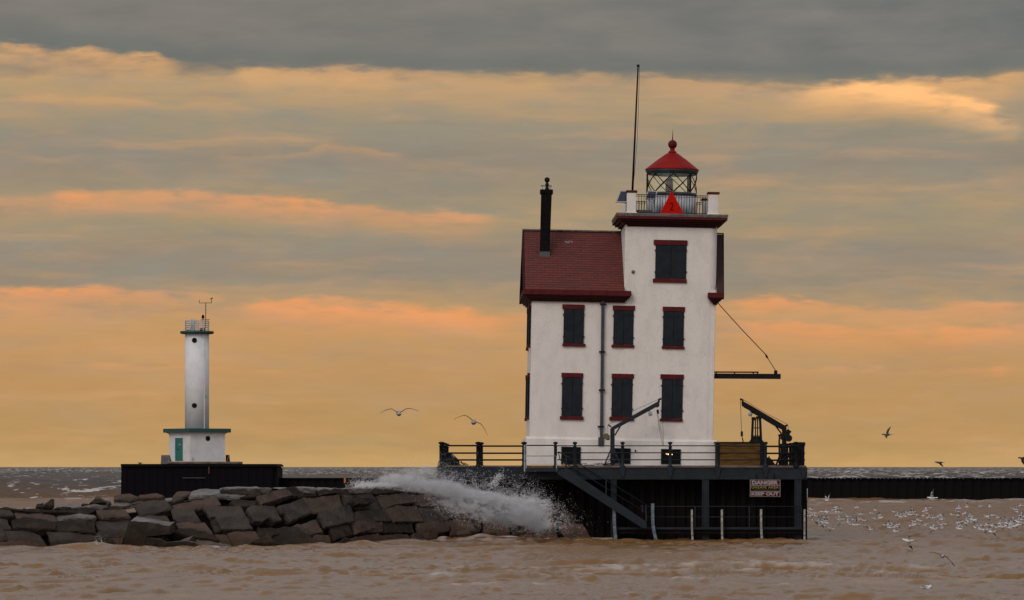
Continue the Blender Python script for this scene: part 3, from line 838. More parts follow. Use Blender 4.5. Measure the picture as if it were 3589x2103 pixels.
def B(mb, px0, px1, py0, py1, y0, y1, mi=0, dyref=None, ch=0.0):
    """box whose front face covers those pixels (centre kept, size true)"""
    d = y0 if dyref is None else dyref
    cx, cz = L((px0 + px1) / 2, (py0 + py1) / 2, d)
    s = (HYd + d) / F
    hw, hh = (px1 - px0) / 2 * s, (py1 - py0) / 2 * s
    return mb.box(cx - hw, cx + hw, y0, y1, cz - hh, cz + hh, mi, ch)


sH = HYd / F
DEP = 9.2
xL = L(1860, 1300)[0]; xR = L(2504.5, 1300)[0]
zE = L(2000, 1050)[1]; zG = L(2175, 1630)[1] - 0.05
ZR = L(2000, 811, DEP / 2)[1]                   # ridge
ze = L(2010, 1017, -0.38)[1]                    # lower edge of the roof
slope = (ZR - ze) / (DEP / 2 + 0.38)
xrl = L(1838, 900)[0]; xrr = L(2536, 930)[0]

# walls: main block with gables
wl = MB()
rw = 0.30
zroofwall = ze + slope * 0.38 - 0.10
bm_pts = [(xL, zG), (xL, zroofwall)]
v = []
out2 = [(xL, 0.0), (xR - .02, 0.0), (xR - .02, DEP), (xL, DEP)]
wl.prismz(out2, zG, zroofwall)
for xg0, xg1 in ((xL + .005, xL + .3), (xR - .3, xR - .025)):
    n0 = len(wl.v)
    wl.add([(xg0, .05, zroofwall - .01), (xg1, .05, zroofwall - .01), (xg1, DEP - .05, zroofwall - .01), (xg0, DEP - .05, zroofwall - .01), (xg0, DEP / 2, ZR - .16), (xg1, DEP / 2, ZR - .16)],
           [(0, 3, 2, 1), (0, 1, 5, 4), (2, 3, 4, 5), (0, 4, 3), (1, 2, 5)])
wl.build('wall', M['plaster'], LH)
# tower: round front corner at the right
tL = L(2190, 900)[0]; tR = xR + 0.02
tD = 4.55
tT = L(2350, 775)[1]
rc = 0.42
arc = [(tR - rc + rc * math.cos(R(a)), -0.03 + rc - rc * math.sin(R(a))) for a in range(90, -1, -10)]
rcl = 0.06
op = [(tL, tD), (tL, -.03 + rcl), (tL + rcl, -.03)] + arc + [(tR, tD)]
MB().prismz(op, zG, tT, smooth=False).build('tower_wall', M['plaster'], LH)
# plinth with a sloped cap
zp = L(2175, 1541)[1]
pl0, pl1 = L(1842, 1590)[0], L(2510, 1590)[0]
pb_ = MB()
pr_ = [(-.20, zG), (-.17, zp - .04), (-.03, zp + .07), (.05, zp + .07), (.05, zG)]
n0 = len(pr_)
for x in (pl0, pl1):
    pass
vv = [(pl0, a, z) for a, z in pr_] + [(pl1, a, z) for a, z in pr_]
pb_.add(vv, [tuple(range(n0)), tuple(range(2 * n0 - 1, n0 - 1, -1))] + [(i, (i + 1) % n0, n0 + (i + 1) % n0, n0 + i) for i in range(n0)])
pb_.box(pl0, xL - .001, .051, DEP + .1, zG, zp)
pb_.box(xR + .022, pl1, .051, DEP + .1, zG, zp)
pb_.build('plinth', M['plaster'], LH)

# ---- roof
rf = MB()
def roofz(y): return ZR - abs(y - DEP / 2) * slope
th = .10
def roof_piece(x0, x1, yf, ex=0.0):
    prof = [(yf, roofz(yf) - .02), (DEP / 2, ZR - .02), (DEP + .36, roofz(-.36) - .02), (DEP + .36, roofz(-.36) - .02 - th), (DEP / 2, ZR - .02 - th), (yf, roofz(yf) - .02 - th)]
    n0 = len(prof)
    vv = [(x0, a, z) for a, z in prof] + [(x1 + (ex if abs(a - DEP / 2) < .01 else 0), a, z) for a, z in prof]
    rf.add(vv, [(0, 1, 4, 5), (1, 2, 3, 4), (6, 11, 10, 7), (7, 10, 9, 8)] + [(i, (i + 1) % n0, n0 + (i + 1) % n0, n0 + i) for i in range(n0)])
roof_piece(xrl + .04, tL - .002, -.36)
roof_piece(tL + .1, tR - .1, .6)
roof_piece(tR + .002, xrr - .04, -.36, .30)
roof = rf.build('roof', M['under'], LH)
# rake boards
for x0, x1 in ((xrl - .05, xrl + .035), (xrr - .035, xrr + .03)):
    bm_ = MB()
    for sgn in (1,):
        pf = [(-0.40, roofz(-.40) + .03), (DEP / 2, ZR + .035), (DEP + .4, roofz(-.4) + .03), (DEP + .4, roofz(-.4) - .30), (DEP / 2, ZR - .26), (-.40, roofz(-.4) - .30)]
        ex = .30 if x0 > 0 else 0.0
        vv = [(x0 + (ex if abs(a - DEP / 2) < .01 else 0), a, z) for a, z in pf] + [(x1 + (ex if abs(a - DEP / 2) < .01 else 0), a, z) for a, z in pf]
        bm_.add(vv, [(0, 1, 4, 5), (1, 2, 3, 4), (11, 10, 7, 6), (10, 9, 8, 7)] + [(i, (i + 1) % 6, 6 + (i + 1) % 6, 6 + i) for i in range(6)])
    bm_.build('rake_board', M['maroon_deep'], roof)
# shingles on the slope that faces the camera: the visible field ends at the tower wall
nrow = 25
slen = (DEP / 2 + .36) / math.cos(math.atan(slope))
expo = slen / nrow
ang = math.atan(slope)
cols = 12
fieldw = (tL - .01) - (xrl + .04)
swd = fieldw / cols
sh = []
for mk in ('shingle_a', 'shingle_b', 'shingle_c', 'shingle_pale'):
    q = MB().add([(0.006, 0, .026), (swd - .006, 0, .026), (swd - .006, expo * 1.25, .004), (0.006, expo * 1.25, .004), (0.006, 0, 0), (swd - .006, 0, 0), (swd - .006, expo * 1.25, 0), (0.006, expo * 1.25, 0)],
                 [(0, 1, 2, 3), (4, 7, 6, 5), (0, 4, 5, 1), (1, 5, 6, 2), (3, 2, 6, 7), (0, 3, 7, 4)])
    sh.append(q.mesh('shingle', M[mk]))
hq = MB().add([(0.006, 0, .026), (swd / 2 - .006, 0, .026), (swd / 2 - .006, expo * 1.25, .004), (0.006, expo * 1.25, .004), (0.006, 0, 0), (swd / 2 - .006, 0, 0), (swd / 2 - .006, expo * 1.25, 0), (0.006, expo * 1.25, 0)],
              [(0, 1, 2, 3), (4, 7, 6, 5), (0, 4, 5, 1), (1, 5, 6, 2), (3, 2, 6, 7), (0, 3, 7, 4)])
half = hq.mesh('shingle', M['shingle_b'])
rs2 = random.Random(3)
chx0, chx1 = L(1888, 850)[0], L(1934, 850)[0]
cnt = 0
rest = MB()
for r_i in range(nrow):
    yy = -.36 + r_i * expo * math.cos(ang)
    zz = roofz(-.36) - .018 + r_i * expo * math.sin(ang)
    xs = xrl + .04
    items = []
    if r_i % 2 == 0:
        items = [(xs + c * swd, False) for c in range(cols)]
    else:
        items = [(xs, True)] + [(xs + (c + .5) * swd, False) for c in range(cols - 1)] + [(xs + (cols - .5) * swd, True)]
    for x, hf in items:
        me_ = half if hf else rs2.choices(sh[:3], (5, 4, 2))[0]
        if not hf and r_i in (20, 19, 21) and chx1 + .15 < x < chx1 + 1.0: me_ = sh[3] if rs2.random() < .3 else me_
        if cnt < 298 and r_i < nrow:
            link('shingle', me_, roof, (x, yy, zz + rs2.uniform(0, .004)), (ang, 0, 0))
            cnt += 1
        else:
            W_ = swd / 2 if hf else swd
            e = expo * 1.25
            ca, sa = math.cos(ang), math.sin(ang)
            q = [(0.006, 0, .026), (W_ - .006, 0, .026), (W_ - .006, e, .004), (0.006, e, .004), (0.006, 0, 0), (W_ - .006, 0, 0), (W_ - .006, e, 0), (0.006, e, 0)]
            rest.add([(x + a, yy + b * ca - c * sa, zz + b * sa + c * ca) for a, b, c in q], [(0, 1, 2, 3), (4, 7, 6, 5), (0, 4, 5, 1), (1, 5, 6, 2), (3, 2, 6, 7), (0, 3, 7, 4)], rs2.choice((0, 0, 1, 2)))
if rest.v:
    rest.build('upper_shingles', [M['shingle_a'], M['shingle_b'], M['shingle_c']], roof, kind='stuff')
MB().prism([(xrl - .05, ZR + .0), (xrr + .31, ZR + .0), (xrr + .31, ZR + .07), (xrl - .05, ZR + .07)], DEP / 2 - .13, DEP / 2 + .13).build('ridge_cap', M['lead'], roof)

# ---- eaves cornice: stepped moulding, wrapping a little on to the tower
cz0 = L(2010, 1016, -.45)[1]
def cornice(x0, x1, ends, y_out=-.52):
    mb = MB()
    steps = [(0.0, -.30, 0.0, .0), (-.02, -.20, .0, 0), ]
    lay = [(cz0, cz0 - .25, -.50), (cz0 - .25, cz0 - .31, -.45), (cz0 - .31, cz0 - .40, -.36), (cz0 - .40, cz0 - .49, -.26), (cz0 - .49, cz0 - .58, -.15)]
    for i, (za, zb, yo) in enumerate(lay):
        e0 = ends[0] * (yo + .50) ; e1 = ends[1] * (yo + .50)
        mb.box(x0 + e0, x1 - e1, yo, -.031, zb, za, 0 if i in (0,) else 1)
    return mb
cornice(xrl - .05, L(2211, 1028)[0], (1.0, .8)).build('eaves_cornice', [M['maroon'], M['maroon_deep']], LH)
cornice(L(2480, 1036)[0], xrr + .03, (.8, 1.0)).build('eaves_cornice', [M['maroon'], M['maroon_deep']], LH)
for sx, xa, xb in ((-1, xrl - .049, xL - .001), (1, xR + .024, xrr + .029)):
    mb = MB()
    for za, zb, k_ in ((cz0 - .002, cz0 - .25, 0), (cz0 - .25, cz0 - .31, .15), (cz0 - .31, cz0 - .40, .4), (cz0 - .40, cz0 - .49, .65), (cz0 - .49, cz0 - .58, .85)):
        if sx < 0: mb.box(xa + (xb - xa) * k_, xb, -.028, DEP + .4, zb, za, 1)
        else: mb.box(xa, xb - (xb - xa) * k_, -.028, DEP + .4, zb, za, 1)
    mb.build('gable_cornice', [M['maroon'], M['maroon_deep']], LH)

# ---- chimney
cy0 = (L(1912, 900)[1] - 0)            # base height on the front slope
yb = 0
for it in range(40):                   # find where the chimney front meets the slope
    yb = it * .1
    if L(1910, 898, yb)[1] <= roofz(yb): break
for it in range(200):
    yb = it * .03
    if roofz(yb) >= L(1910, 898, yb)[1]: break
sC = (HYd + yb) / F
xc = L(1911.5, 790, yb)[0]
cw = 34 * sC / 2
zc1 = L(1914, 680, yb)[1]
chim = MB()
z_b = roofz(yb) - .1
zt_ = L(1914, 664, yb)[1]
x_b = L(1909, 890, yb)[0]; x_t = L(1915.5, 680, yb)[0]
hb, ht = 33.5 * sC / 2, 37 * sC / 2
chim.add([(x_b - hb, yb, z_b), (x_b + hb, yb, z_b), (x_b + hb, yb + .55, z_b), (x_b - hb, yb + .55, z_b), (x_t - ht, yb, zc1), (x_t + ht, yb, zc1), (x_t + ht, yb + .55, zc1), (x_t - ht, yb + .55, zc1)],
         [(0, 3, 2, 1), (4, 5, 6, 7), (0, 1, 5, 4), (1, 2, 6, 5), (2, 3, 7, 6), (3, 0, 4, 7)])
chim_o = chim.build('chimney', M['brick_black'], LH)
MB().box(x_t - ht - .06, x_t + ht + .06, yb - .05, yb + .6, zc1 - .001, zt_, ch=.03).build('chimney_crown', M['brick_black'], chim_o)
MB().box(x_b - hb - .02, x_b + hb + .02, yb - .03, yb - .001, roofz(yb) - .05, L(1909, 882, yb)[1]).build('flashing', M['flash'], chim_o)
MB().lathe([(.09, 0), (.10, .06), (.07, .10), (.075, .2), (.10, .27), (.07, .32), (.05, .36), (.09, .38), (.13, .44), (.14, .50), (.12, .57), (.06, .62), (.01, .63)], n=18).build('finial', M['iron'], chim_o, (x_t + .02, yb + .15, zt_))
fc = MB().box(x_t - .30, x_t + .28, yb + .2, yb + .6, zt_ + .20, zt_ + .235)
for a in (-.22, -.06, .12, .2):
    fc.box(x_t + a, x_t + a + .03, yb + .3, yb + .33, zt_ - .01, zt_ + .201)
fc.build('flue_cap', M['pale_metal'], chim_o)

# ---- windows with closed shutters
def window(l0, l1, ty0, ty1, s0, s1, sy1, i0, i1, iy1):
    """lintel, shutters, sill given as photo pixels"""
    yf = -.03
    f0 = MB(); B(f0, s0, s1, ty1 + .5, sy1 - .5, -.045, .05)
    w_ = f0.build('window', M['hole'], LH)
    q = MB(); B(q, l0, l1, ty0, ty1, -.11, .02, ch=.008); q.build('lintel', M['maroon'], w_)
    q = MB(); B(q, i0, i1, sy1, iy1, -.13, .02, ch=.008); q.build('sill', M['maroon'], w_)
    mid = (s0 + s1) / 2 + .5
    for a, b_, sg in ((s0, mid - .5, -1), (mid + .5, s1, 1)):
        q = MB(); B(q, a, b_, ty1 + .7, sy1 - .7, -.082, -.046, ch=.006)
        hgt = sy1 - ty1
        for fy in (.16, .80):
            yy_ = ty1 + hgt * fy
            B(q, a + 1.5, b_ - 1.5, yy_ - 1.1, yy_ + 1.1, -.092, -.0825)
        s_o = q.build('shutter', M['shutter'], w_)
        for fy in (.16, .80):
            yy_ = ty1 + hgt * fy
            e = a if sg < 0 else b_
            q = MB(); B(q, e - 2.3 if sg < 0 else e - .4, e + .4 if sg < 0 else e + 2.3, yy_ - 2.4, yy_ + 2.4, -.10, -.04)
            q.build('hinge', M['shutter'], s_o)
    return w_


window(1971, 2049, 1067, 1083, 1975, 2046.5, 1204, 1971, 2052, 1214)
window(2148, 2226, 1071, 1087, 2150, 2220.5, 1208, 2143.5, 2223, 1218)
window(2323, 2401, 1075, 1091, 2324, 2397, 1213, 2320, 2399, 1223)
window(1968, 2044, 1307, 1322.5, 1969, 2041, 1459, 1962.5, 2045, 1471)
window(2144, 2222, 1310, 1326, 2144, 2216.5, 1461, 2136, 2222, 1474)
window(2315, 2397, 1312, 1329, 2319, 2393, 1467, 2313, 2393, 1477)
window(2291.5, 2410, 841, 858.5, 2297, 2406, 977, 2288.5, 2407, 990.5)


def side_window(sgn, y0, y1, pz0, pz1, pz2):
    xw = (xL if sgn < 0 else tR)
    z_0, z_1, z_2 = L(1860, pz0)[1], L(1860, pz1)[1], L(1860, pz2)[1]
    a, b_ = (xw - .09, xw + .03) if sgn < 0 else (xw - .03, xw + .04)
    w_ = MB().box(a + .03, b_ - .02, y0 + .02, y1 - .02, z_1, z_0 - .22).build('window', M['hole'], LH)
    MB().box(a - .03, b_, y0 - .04, y1 + .04, z_0 - .22, z_0).build('lintel', M['maroon'], w_)
    MB().box(a - .04, b_, y0 - .06, y1 + .06, z_2, z_1).build('sill', M['maroon'], w_)
    mdl = (y0 + y1) / 2
    for q0, q1 in ((y0, mdl - .01), (mdl + .01, y1)):
        MB().box(min(a, a) - .012 if sgn < 0 else b_ - .019, a + .029 if sgn < 0 else b_ + .004, q0, q1, z_1 + .01, z_0 - .23).build('shutter', M['shutter'], w_)
for (y0, y1) in ((1.6, 2.65), (6.2, 7.25)):
    side_window(-1, y0, y1, 1064, 1204, 1214)
    side_window(-1, y0, y1, 1304, 1459, 1470)
for (y0, y1) in ((1.5, 2.5),):
    side_window(1, y0, y1, 1064, 1204, 1214)
    side_window(1, y0, y1, 1304, 1459, 1470)

# ---- low basement openings behind the railing
def basement(p0, p1, q0, q1, glowing=False):
    f0 = MB(); B(f0, p0, p1, q0, q1, -.235, -.10)
    w_ = f0.build('basement_window', M['hole'], LH)
    q = MB()
    for a, b_, c, d in ((p0, p1, q0, q0 + 4), (p0, p1, q1 - 3, q1), (p0, p0 + 4, q0 + 4, q1 - 3), (p1 - 4, p1, q0 + 4, q1 - 3), ((p0 + p1) / 2 - 1.5, (p0 + p1) / 2 + 1.5, q0 + 4, q1 - 3)):
        B(q, a, b_, c, d, -.262, -.236)
    q.build('frame', M['iron'], w_)
    if glowing:
        for px_, py_, r in ((2342.5, 1592, 2.4), (2336, 1591, 1.4), (2356, 1593, 1.5)):
            q = MB(); B(q, px_ - r, px_ + r, py_ - r, py_ + r, -.255, -.236)
            q.build('pane_glint', M['window_glint'], w_)  # yellow glints on the panes made to glow; no lamp inside
basement(1967, 2035, 1566, 1628)
basement(2152, 2210, 1571, 1625)
basement(2317, 2386, 1574, 1627, True)

# ---- downpipe, wall fittings
dp = MB()
a = L(2113, 1056, -.1); b_ = L(2107.5, 1562, -.1)
dp.bar((a[0], -.13, a[1]), (b_[0], -.13, b_[1]), .155, .12)
dpo = dp.build('downpipe', M['pipe'], LH)
for (px_, py_) in ((2114, 1066), (2111, 1233), (2110, 1367), (2106.5, 1495)):
    q = MB(); B(q, px_ - 11, px_ + 11, py_ - 2.5, py_ + 2.5, -.215, -.031); q.build('pipe_clamp', M['iron'], dpo)
q = MB(); B(q, 2097, 2117, 1533, 1562, -.26, -.02); q.build('pipe_shoe', M['pipe'], dpo)
q = MB(); c_ = L(2219, 953); q.lathe([(.07, 0), (.09, .03), (.05, .10), (.02, .11)], n=12)
q.v = [(x + c_[0], -.03 - z, y + c_[1]) for x, y, z in q.v]; q.build('wall_fitting', M['lead'], LH)
q = MB(); B(q, 2225, 2230, 1577, 1583, -.30, -.17, ch=.01); q.build('tap', M['iron'], LH)

# ---- gallery cornice of the tower
tcx = (tL + tR) / 2
def lev(py): return L(2350, py)[1]
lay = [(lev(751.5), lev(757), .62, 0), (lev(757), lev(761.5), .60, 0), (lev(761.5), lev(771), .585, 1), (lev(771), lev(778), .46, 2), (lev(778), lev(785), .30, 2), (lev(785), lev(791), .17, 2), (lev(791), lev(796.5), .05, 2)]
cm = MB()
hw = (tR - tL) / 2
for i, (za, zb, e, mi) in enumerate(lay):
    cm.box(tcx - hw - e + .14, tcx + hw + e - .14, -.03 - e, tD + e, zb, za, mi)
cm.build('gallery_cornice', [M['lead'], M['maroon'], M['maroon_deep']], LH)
ztop_ = lev(751.5)
# parapet piers
xpl0, xpl1 = L(2197, 715)[0], L(2229, 715)[0]
xpr0, xpr1 = L(2482, 720)[0], L(2518, 720)[0]
zpt = lev(678)
pf, pbk = -.10, 4.75
for i, (x0, x1, yy) in enumerate(((xpl0, xpl1, pf), (xpr0, xpr1, pf), (xpl0, xpl1, pbk - .5), (xpr0, xpr1, pbk - .5))):
    o = MB().box(x0, x1, yy, yy + .5, ztop_, zpt, ch=.012).build('parapet_pier', M['plaster'], LH)
    MB().box(x0 - .05, x1 + .05, yy - .05, yy + .55, zpt, zpt + .115, ch=.02).build('pier_cap', M['maroon'], o)
    MB().box(x0 - .06, x1 + .06, yy - .06, yy + .56, ztop_ - .001, ztop_ + .09, ch=.03).build('pier_foot', M['plaster'], o)
zr0, zr1, zr2 = lev(746), lev(690), lev(684)
def rail_side(p0, p1, nb):
    p0 = Vector(p0); p1 = Vector(p1)
    g_ = MB()
    d = p1 - p0
    for z, t_ in ((zr2, .035), (zr1, .022), (zr0, .03)):
        g_.bar((p0.x, p0.y, z), (p1.x, p1.y, z), t_, t_, up=(0, 0, 1))
    o = g_.build('gallery_railing', M['iron'], LH)
    bmz = MB().box(-.012, .012, -.012, .012, ztop_ + .02, zr2 - .01).mesh('baluster', M['iron'])
    for i in range(1, nb):
        q = p0 + d * i / nb
        link('baluster', bmz, o, (q.x, q.y, 0))
rail_side((xpl1, pf + .1, 0), (xpr0, pf + .1, 0), 27)
rail_side((xpl1, pbk - .1, 0), (xpr0, pbk - .1, 0), 27)
rail_side((xpl0 + .15, pf + .5, 0), (xpl0 + .15, pbk - .5, 0), 26)
rail_side((xpr1 - .15, pf + .5, 0), (xpr1 - .15, pbk - .5, 0), 26)
# low step behind the left rail
MB().box(xpl1 + .06, xpl1 + .85, .25, 1.2, ztop_ + .001, ztop_ + .22).build('gallery_box', M['lead'], LH)

# ---- lantern
ly = 2.25
lx = L(2353.5, 700, ly)[0]
sl_ = (HYd + ly) / F
def lz(py): return L(2353, py, ly)[1]
lr = 87 * sl_
zs = lz(679)
ld = MB().lathe([(lr, ztop_ - .02), (lr, lz(688))], n=48, mi=0).lathe([(lr + .02, lz(688)), (lr + .02, lz(678))], n=48, mi=1)
for k_ in range(24):
    a = 2 * math.pi * k_ / 24
    ld.box(lx * 0 + lr * math.cos(a) - .008, lr * math.cos(a) + .008, lr * math.sin(a) - .008, lr * math.sin(a) + .008, ztop_, lz(688))
ld.build('lantern_drum', [M['white_metal'], M['pipe']], LH, (lx, ly, 0))
zg0, zg1 = lz(677), lz(613)
rg_ = lr - .02
pane = MB()
a0, a1 = 0, R(45)
nn_ = 6
vs_ = []
for i in range(nn_ + 1):
    a = a0 + (a1 - a0) * i / nn_
    for z in (zg0, zg1):
        vs_.append((rg_ * math.cos(a), rg_ * math.sin(a), z))
fs_ = []
for i in range(nn_):
    b0 = i * 2
    fs_ += [(b0, b0 + 2, b0 + 3, b0 + 1)]
pane.add(vs_, fs_, 0, True)
pane_me = pane.mesh('lantern_pane', M['glass'])
bx = MB()
def cyl(a, z, rr2): return (rr2 * math.cos(a), rr2 * math.sin(a), z)
for d0, d1 in ((0, 1), (1, 0)):
    pts_ = []
    for i in range(9):
        f_ = i / 8
        pts_.append(cyl(R(45) * (f_ if d0 == 0 else 1 - f_), zg0 + (zg1 - zg0) * f_, rg_ + .02))
    bx.tube(pts_, .024, 5)
bx_me = bx.mesh('lattice_bar', M['iron'])
vb = MB().box(rg_ - .03, rg_ + .05, -.035, .035, zg0, zg1)
vb_me = vb.mesh('lantern_mullion', M['iron'])
for k_ in range(8):
    rz = R(45 * k_)
    link('lantern_pane', pane_me, LH, (lx, ly, 0), (0, 0, rz))
    link('lattice_bar', bx_me, LH, (lx, ly, 0), (0, 0, rz))
for k_ in (-45, 45, 180):
    link('lantern_mullion', vb_me, LH, (lx, ly, 0), (0, 0, R(k_)))
MB().lathe([(lr - .03, lz(613)), (lr + .02, lz(611)), (lr + .03, lz(606)), (lr + .07, lz(604)), (lr + .08, lz(598)), (lr + .02, lz(597))], n=48).build('lantern_cornice', M['pipe'], LH, (lx, ly, 0))
re_ = 95 * sl_
rfz = [(re_ - .06, lz(599)), (re_, lz(597)), (re_ - .02, lz(594)), (re_ * .93, lz(590)), (re_ * .55, lz(561)), (re_ * .24, lz(540)), (re_ * .19, lz(537)), (.17, lz(536.5)), (.215, lz(535)), (.20, lz(531)), (.12, lz(527)),
       (.10, lz(524)), (.135, lz(523)), (.13, lz(521)), (.12, lz(520))]
MB().lathe(rfz, n=48).build('lantern_roof', M['red_roof'], LH, (lx, ly, 0))
rb_ = 15.8 * sl_
ball = [(max(.004, rb_ * math.sin(R(a))), lz(506) - rb_ * math.cos(R(a))) for a in range(0, 181, 12)]
MB().lathe(ball, n=28).lathe([(.03, lz(492)), (.022, lz(480)), (.014, lz(466)), (.004, lz(452))], n=8).build('roof_ball', M['maroon'], LH, (lx, ly, 0))
MB().lathe([(.13, zg0), (.13, zg0 + .12), (.20, zg0 + .13), (.18, lz(629)), (.14, lz(625)), (.08, lz(622)), (.05, lz(613))], n=20).build('beacon', mat('red beacon lens', (0.06, .006, .006), .25), LH, (lx - .12, ly, 0))

# ---- red triangle with the number 2
tri = MB()
p1_ = L(2354.5, 667, -.2); p2_ = L(2311, 753, -.2); p3_ = L(2398.5, 754, -.2)
tri.prism([p2_, p3_, p1_], -.22, -.17)
tri_o = tri.build('triangle_sign', M['red_sign'], None, LH.location, LH.rotation_euler, label='bright red triangular daymark with a dark 2 on the gallery rail', cat='sign')


def text(body, size, name, material, parent, loc, rot=(R(90), 0, 0), width=None, bold=0.0, height=None, ext=0.003, sp=1.0):
    cu = bpy.data.curves.new(name, 'FONT')
    cu.body = body; cu.size = size; cu.align_x = 'CENTER'; cu.align_y = 'CENTER'
    cu.offset = bold; cu.extrude = ext; cu.resolution_u = 3; cu.space_character = sp
    to = bpy.data.objects.new(name, cu); COL.objects.link(to)
    bpy.context.view_layer.update()
    me_ = bpy.data.meshes.new_from_object(to)
    bpy.data.objects.remove(to)
    xs_ = [v_.co.x for v_ in me_.vertices]; ys_ = [v_.co.y for v_ in me_.vertices]
    cx_, cy_ = (max(xs_) + min(xs_)) / 2, (max(ys_) + min(ys_)) / 2
    kx_ = width / (max(xs_) - min(xs_)) if width else 1
    ky_ = height / (max(ys_) - min(ys_)) if height else kx_
    for v_ in me_.vertices:
        v_.co.x = (v_.co.x - cx_) * kx_; v_.co.y = (v_.co.y - cy_) * ky_
    me_.materials.clear(); me_.materials.append(material)
    return link(name, me_, parent, loc, rot)
c_ = L(2354, 723.5, -.2)
text('2', .4, 'number', M['red_dark'], tri_o, (c_[0], -.226, c_[1]), width=.205, height=.40, bold=.006)

# ---- solar panels
def solar(name_label, quad, dy, legs):
    ctr = [(sum(p[0] for p in quad) / 4), (sum(p[1] for p in quad) / 4)]
    o0_ = P(ctr[0], ctr[1], HYd + dy)
    root = empty('solar_panel', o0_, label=name_label, cat='solar panel')
    tilt = .45                                                  # upper edge further away
    zs_ = [-(p[1] - ctr[1]) * (HYd + dy) / F for p in quad]
    mx_ = max(zs_)
    pts3 = []
    for p in quad:
        z = -(p[1] - ctr[1]) * (HYd + dy) / F
        pts3.append(Vector(((p[0] - ctr[0]) * (HYd + dy) / F, z / mx_ * tilt * .5, z)))
    nrm = (pts3[1] - pts3[0]).cross(pts3[3] - pts3[0]).normalized()
    if nrm.y > 0: nrm = -nrm
    fr = MB(); v8 = pts3 + [p - nrm * .04 for p in pts3]
    fr.add(v8, [(0, 1, 2, 3), (7, 6, 5, 4), (0, 4, 5, 1), (1, 5, 6, 2), (2, 6, 7, 3), (3, 7, 4, 0)])
    fr.build('frame', M['pale_metal'], root)
    c3 = sum(pts3, Vector()) / 4
    inn = [c3 + (p - c3) * .82 + nrm * .004 for p in pts3]
    ce = MB().add(inn + [p - nrm * .006 for p in inn], [(0, 1, 2, 3), (7, 6, 5, 4), (0, 4, 5, 1), (1, 5, 6, 2), (2, 6, 7, 3), (3, 7, 4, 0)])
    ce.build('cell_field', M['solar'], root)
    for a, b2, wdt in legs:
        pa = P(a[0], a[1], HYd + dy + a[2]) - o0_; pb2 = P(b2[0], b2[1], HYd + dy + b2[2]) - o0_
        MB().bar(pa, pb2, wdt, wdt).build('bracket', M['pale_metal'], root)
solar('tilted solar panel sticking out past the left corner pier of the gallery', [(2174, 666), (2214, 667), (2203, 711), (2157, 710)], .45, [((2190, 712, .1), (2212, 716, .2), .05), ((2185, 700, .2), (2212, 722, .2), .04)])
solar('white framed solar panel on a short pole behind the gallery rail', [(2271, 666.5), (2305, 669), (2296, 700), (2261, 698)], .25, [((2292, 684, .12), (2292, 751, .12), .075), ((2272, 700, .1), (2291, 714, .1), .03)])

# ---- flagpole
fp0, fp1 = P(2216.5, 673, HYd + .2), P(2236.5, 231, HYd + .2)
fpo = empty('flagpole', fp0, label='tall bare dark flagpole rising from the left corner of the gallery', cat='flagpole')
MB().tube([(0, 0, 0), fp1 - fp0], .055, 10, r2=.036).build('pole', M['iron'], fpo)
e_ = fp1 - fp0
MB().box(e_.x - .07, e_.x + .07, -.05, .05, e_.z - .04, e_.z + .07, ch=.02).build('pole_head', M['iron'], fpo)
pts_ = [e_ + Vector((.07, 0, -.02)), e_ * .75 + Vector((.10, 0, 0)), e_ * .45 + Vector((.13, 0, 0)), e_ * .1 + Vector((.05, 0, 0))]
MB().tube(pts_, .009, 4).build('halyard', M['iron'], fpo)

# ---- boom on the right side wall
bo = P(2503, 1319, HYd + .7)
bm_o = empty('loading_boom', bo, label='black horizontal steel boom held by a slanting cable on the right wall', cat='boom')
def BP(px, py, dy=.7): return P(px, py, HYd + dy) - bo
MB().bar(BP(2497, 1318), BP(2736, 1319.5), .26, .16).build('beam', M['iron'], bm_o)
b2_ = MB().bar(BP(2497, 1304), BP(2659, 1304.5), .07, .06)
for x_ in (2510, 2575, 2640, 2655):
    b2_.box(BP(x_, 0).x - .03, BP(x_, 0).x + .03, -.03, .03, BP(0, 1311).z, BP(0, 1304).z)
b2_.build('top_rail', M['iron'], bm_o)
MB().box(BP(2713, 0).x, BP(2724.5, 0).x, -.08, .08, BP(0, 1311).z, BP(0, 1298).z, ch=.02).build('cable_lug', M['iron'], bm_o)
MB().tube([BP(2516, 1062, .1), BP(2600, 1155, .3), BP(2684, 1243, .6)], .022, 6).build('cable', M['iron'], bm_o)
MB().tube([BP(2683, 1242, .6), BP(2687, 1249, .62), BP(2691, 1256, .62)], [.03, .055, .03], 8).build('turnbuckle', M['iron'], bm_o)
MB().tube([BP(2691, 1256, .62), BP(2718, 1298, .7)], .018, 6).build('lower_cable', M['iron'], bm_o)

# ================================================================== the platform
PY = 180.0
sp_ = PY / F
plat = empty('lighthouse_platform', P(2175, 1896, PY), label='dark steel platform with sheet pile sides carrying the white lighthouse over the water', cat='platform')
po = plat.location.copy()
def Q(px, py, dy=0.0): return P(px, py, PY + dy) - po
def QB(mb, px0, px1, py0, py1, y0, y1, mi=0, ch=0.0):
    a = Q(px0, py1, y0); c = Q(px1, py0, y0)
    return mb.box(a.x, c.x, y0, y1, a.z, c.z, mi, ch)
DY = 17.5
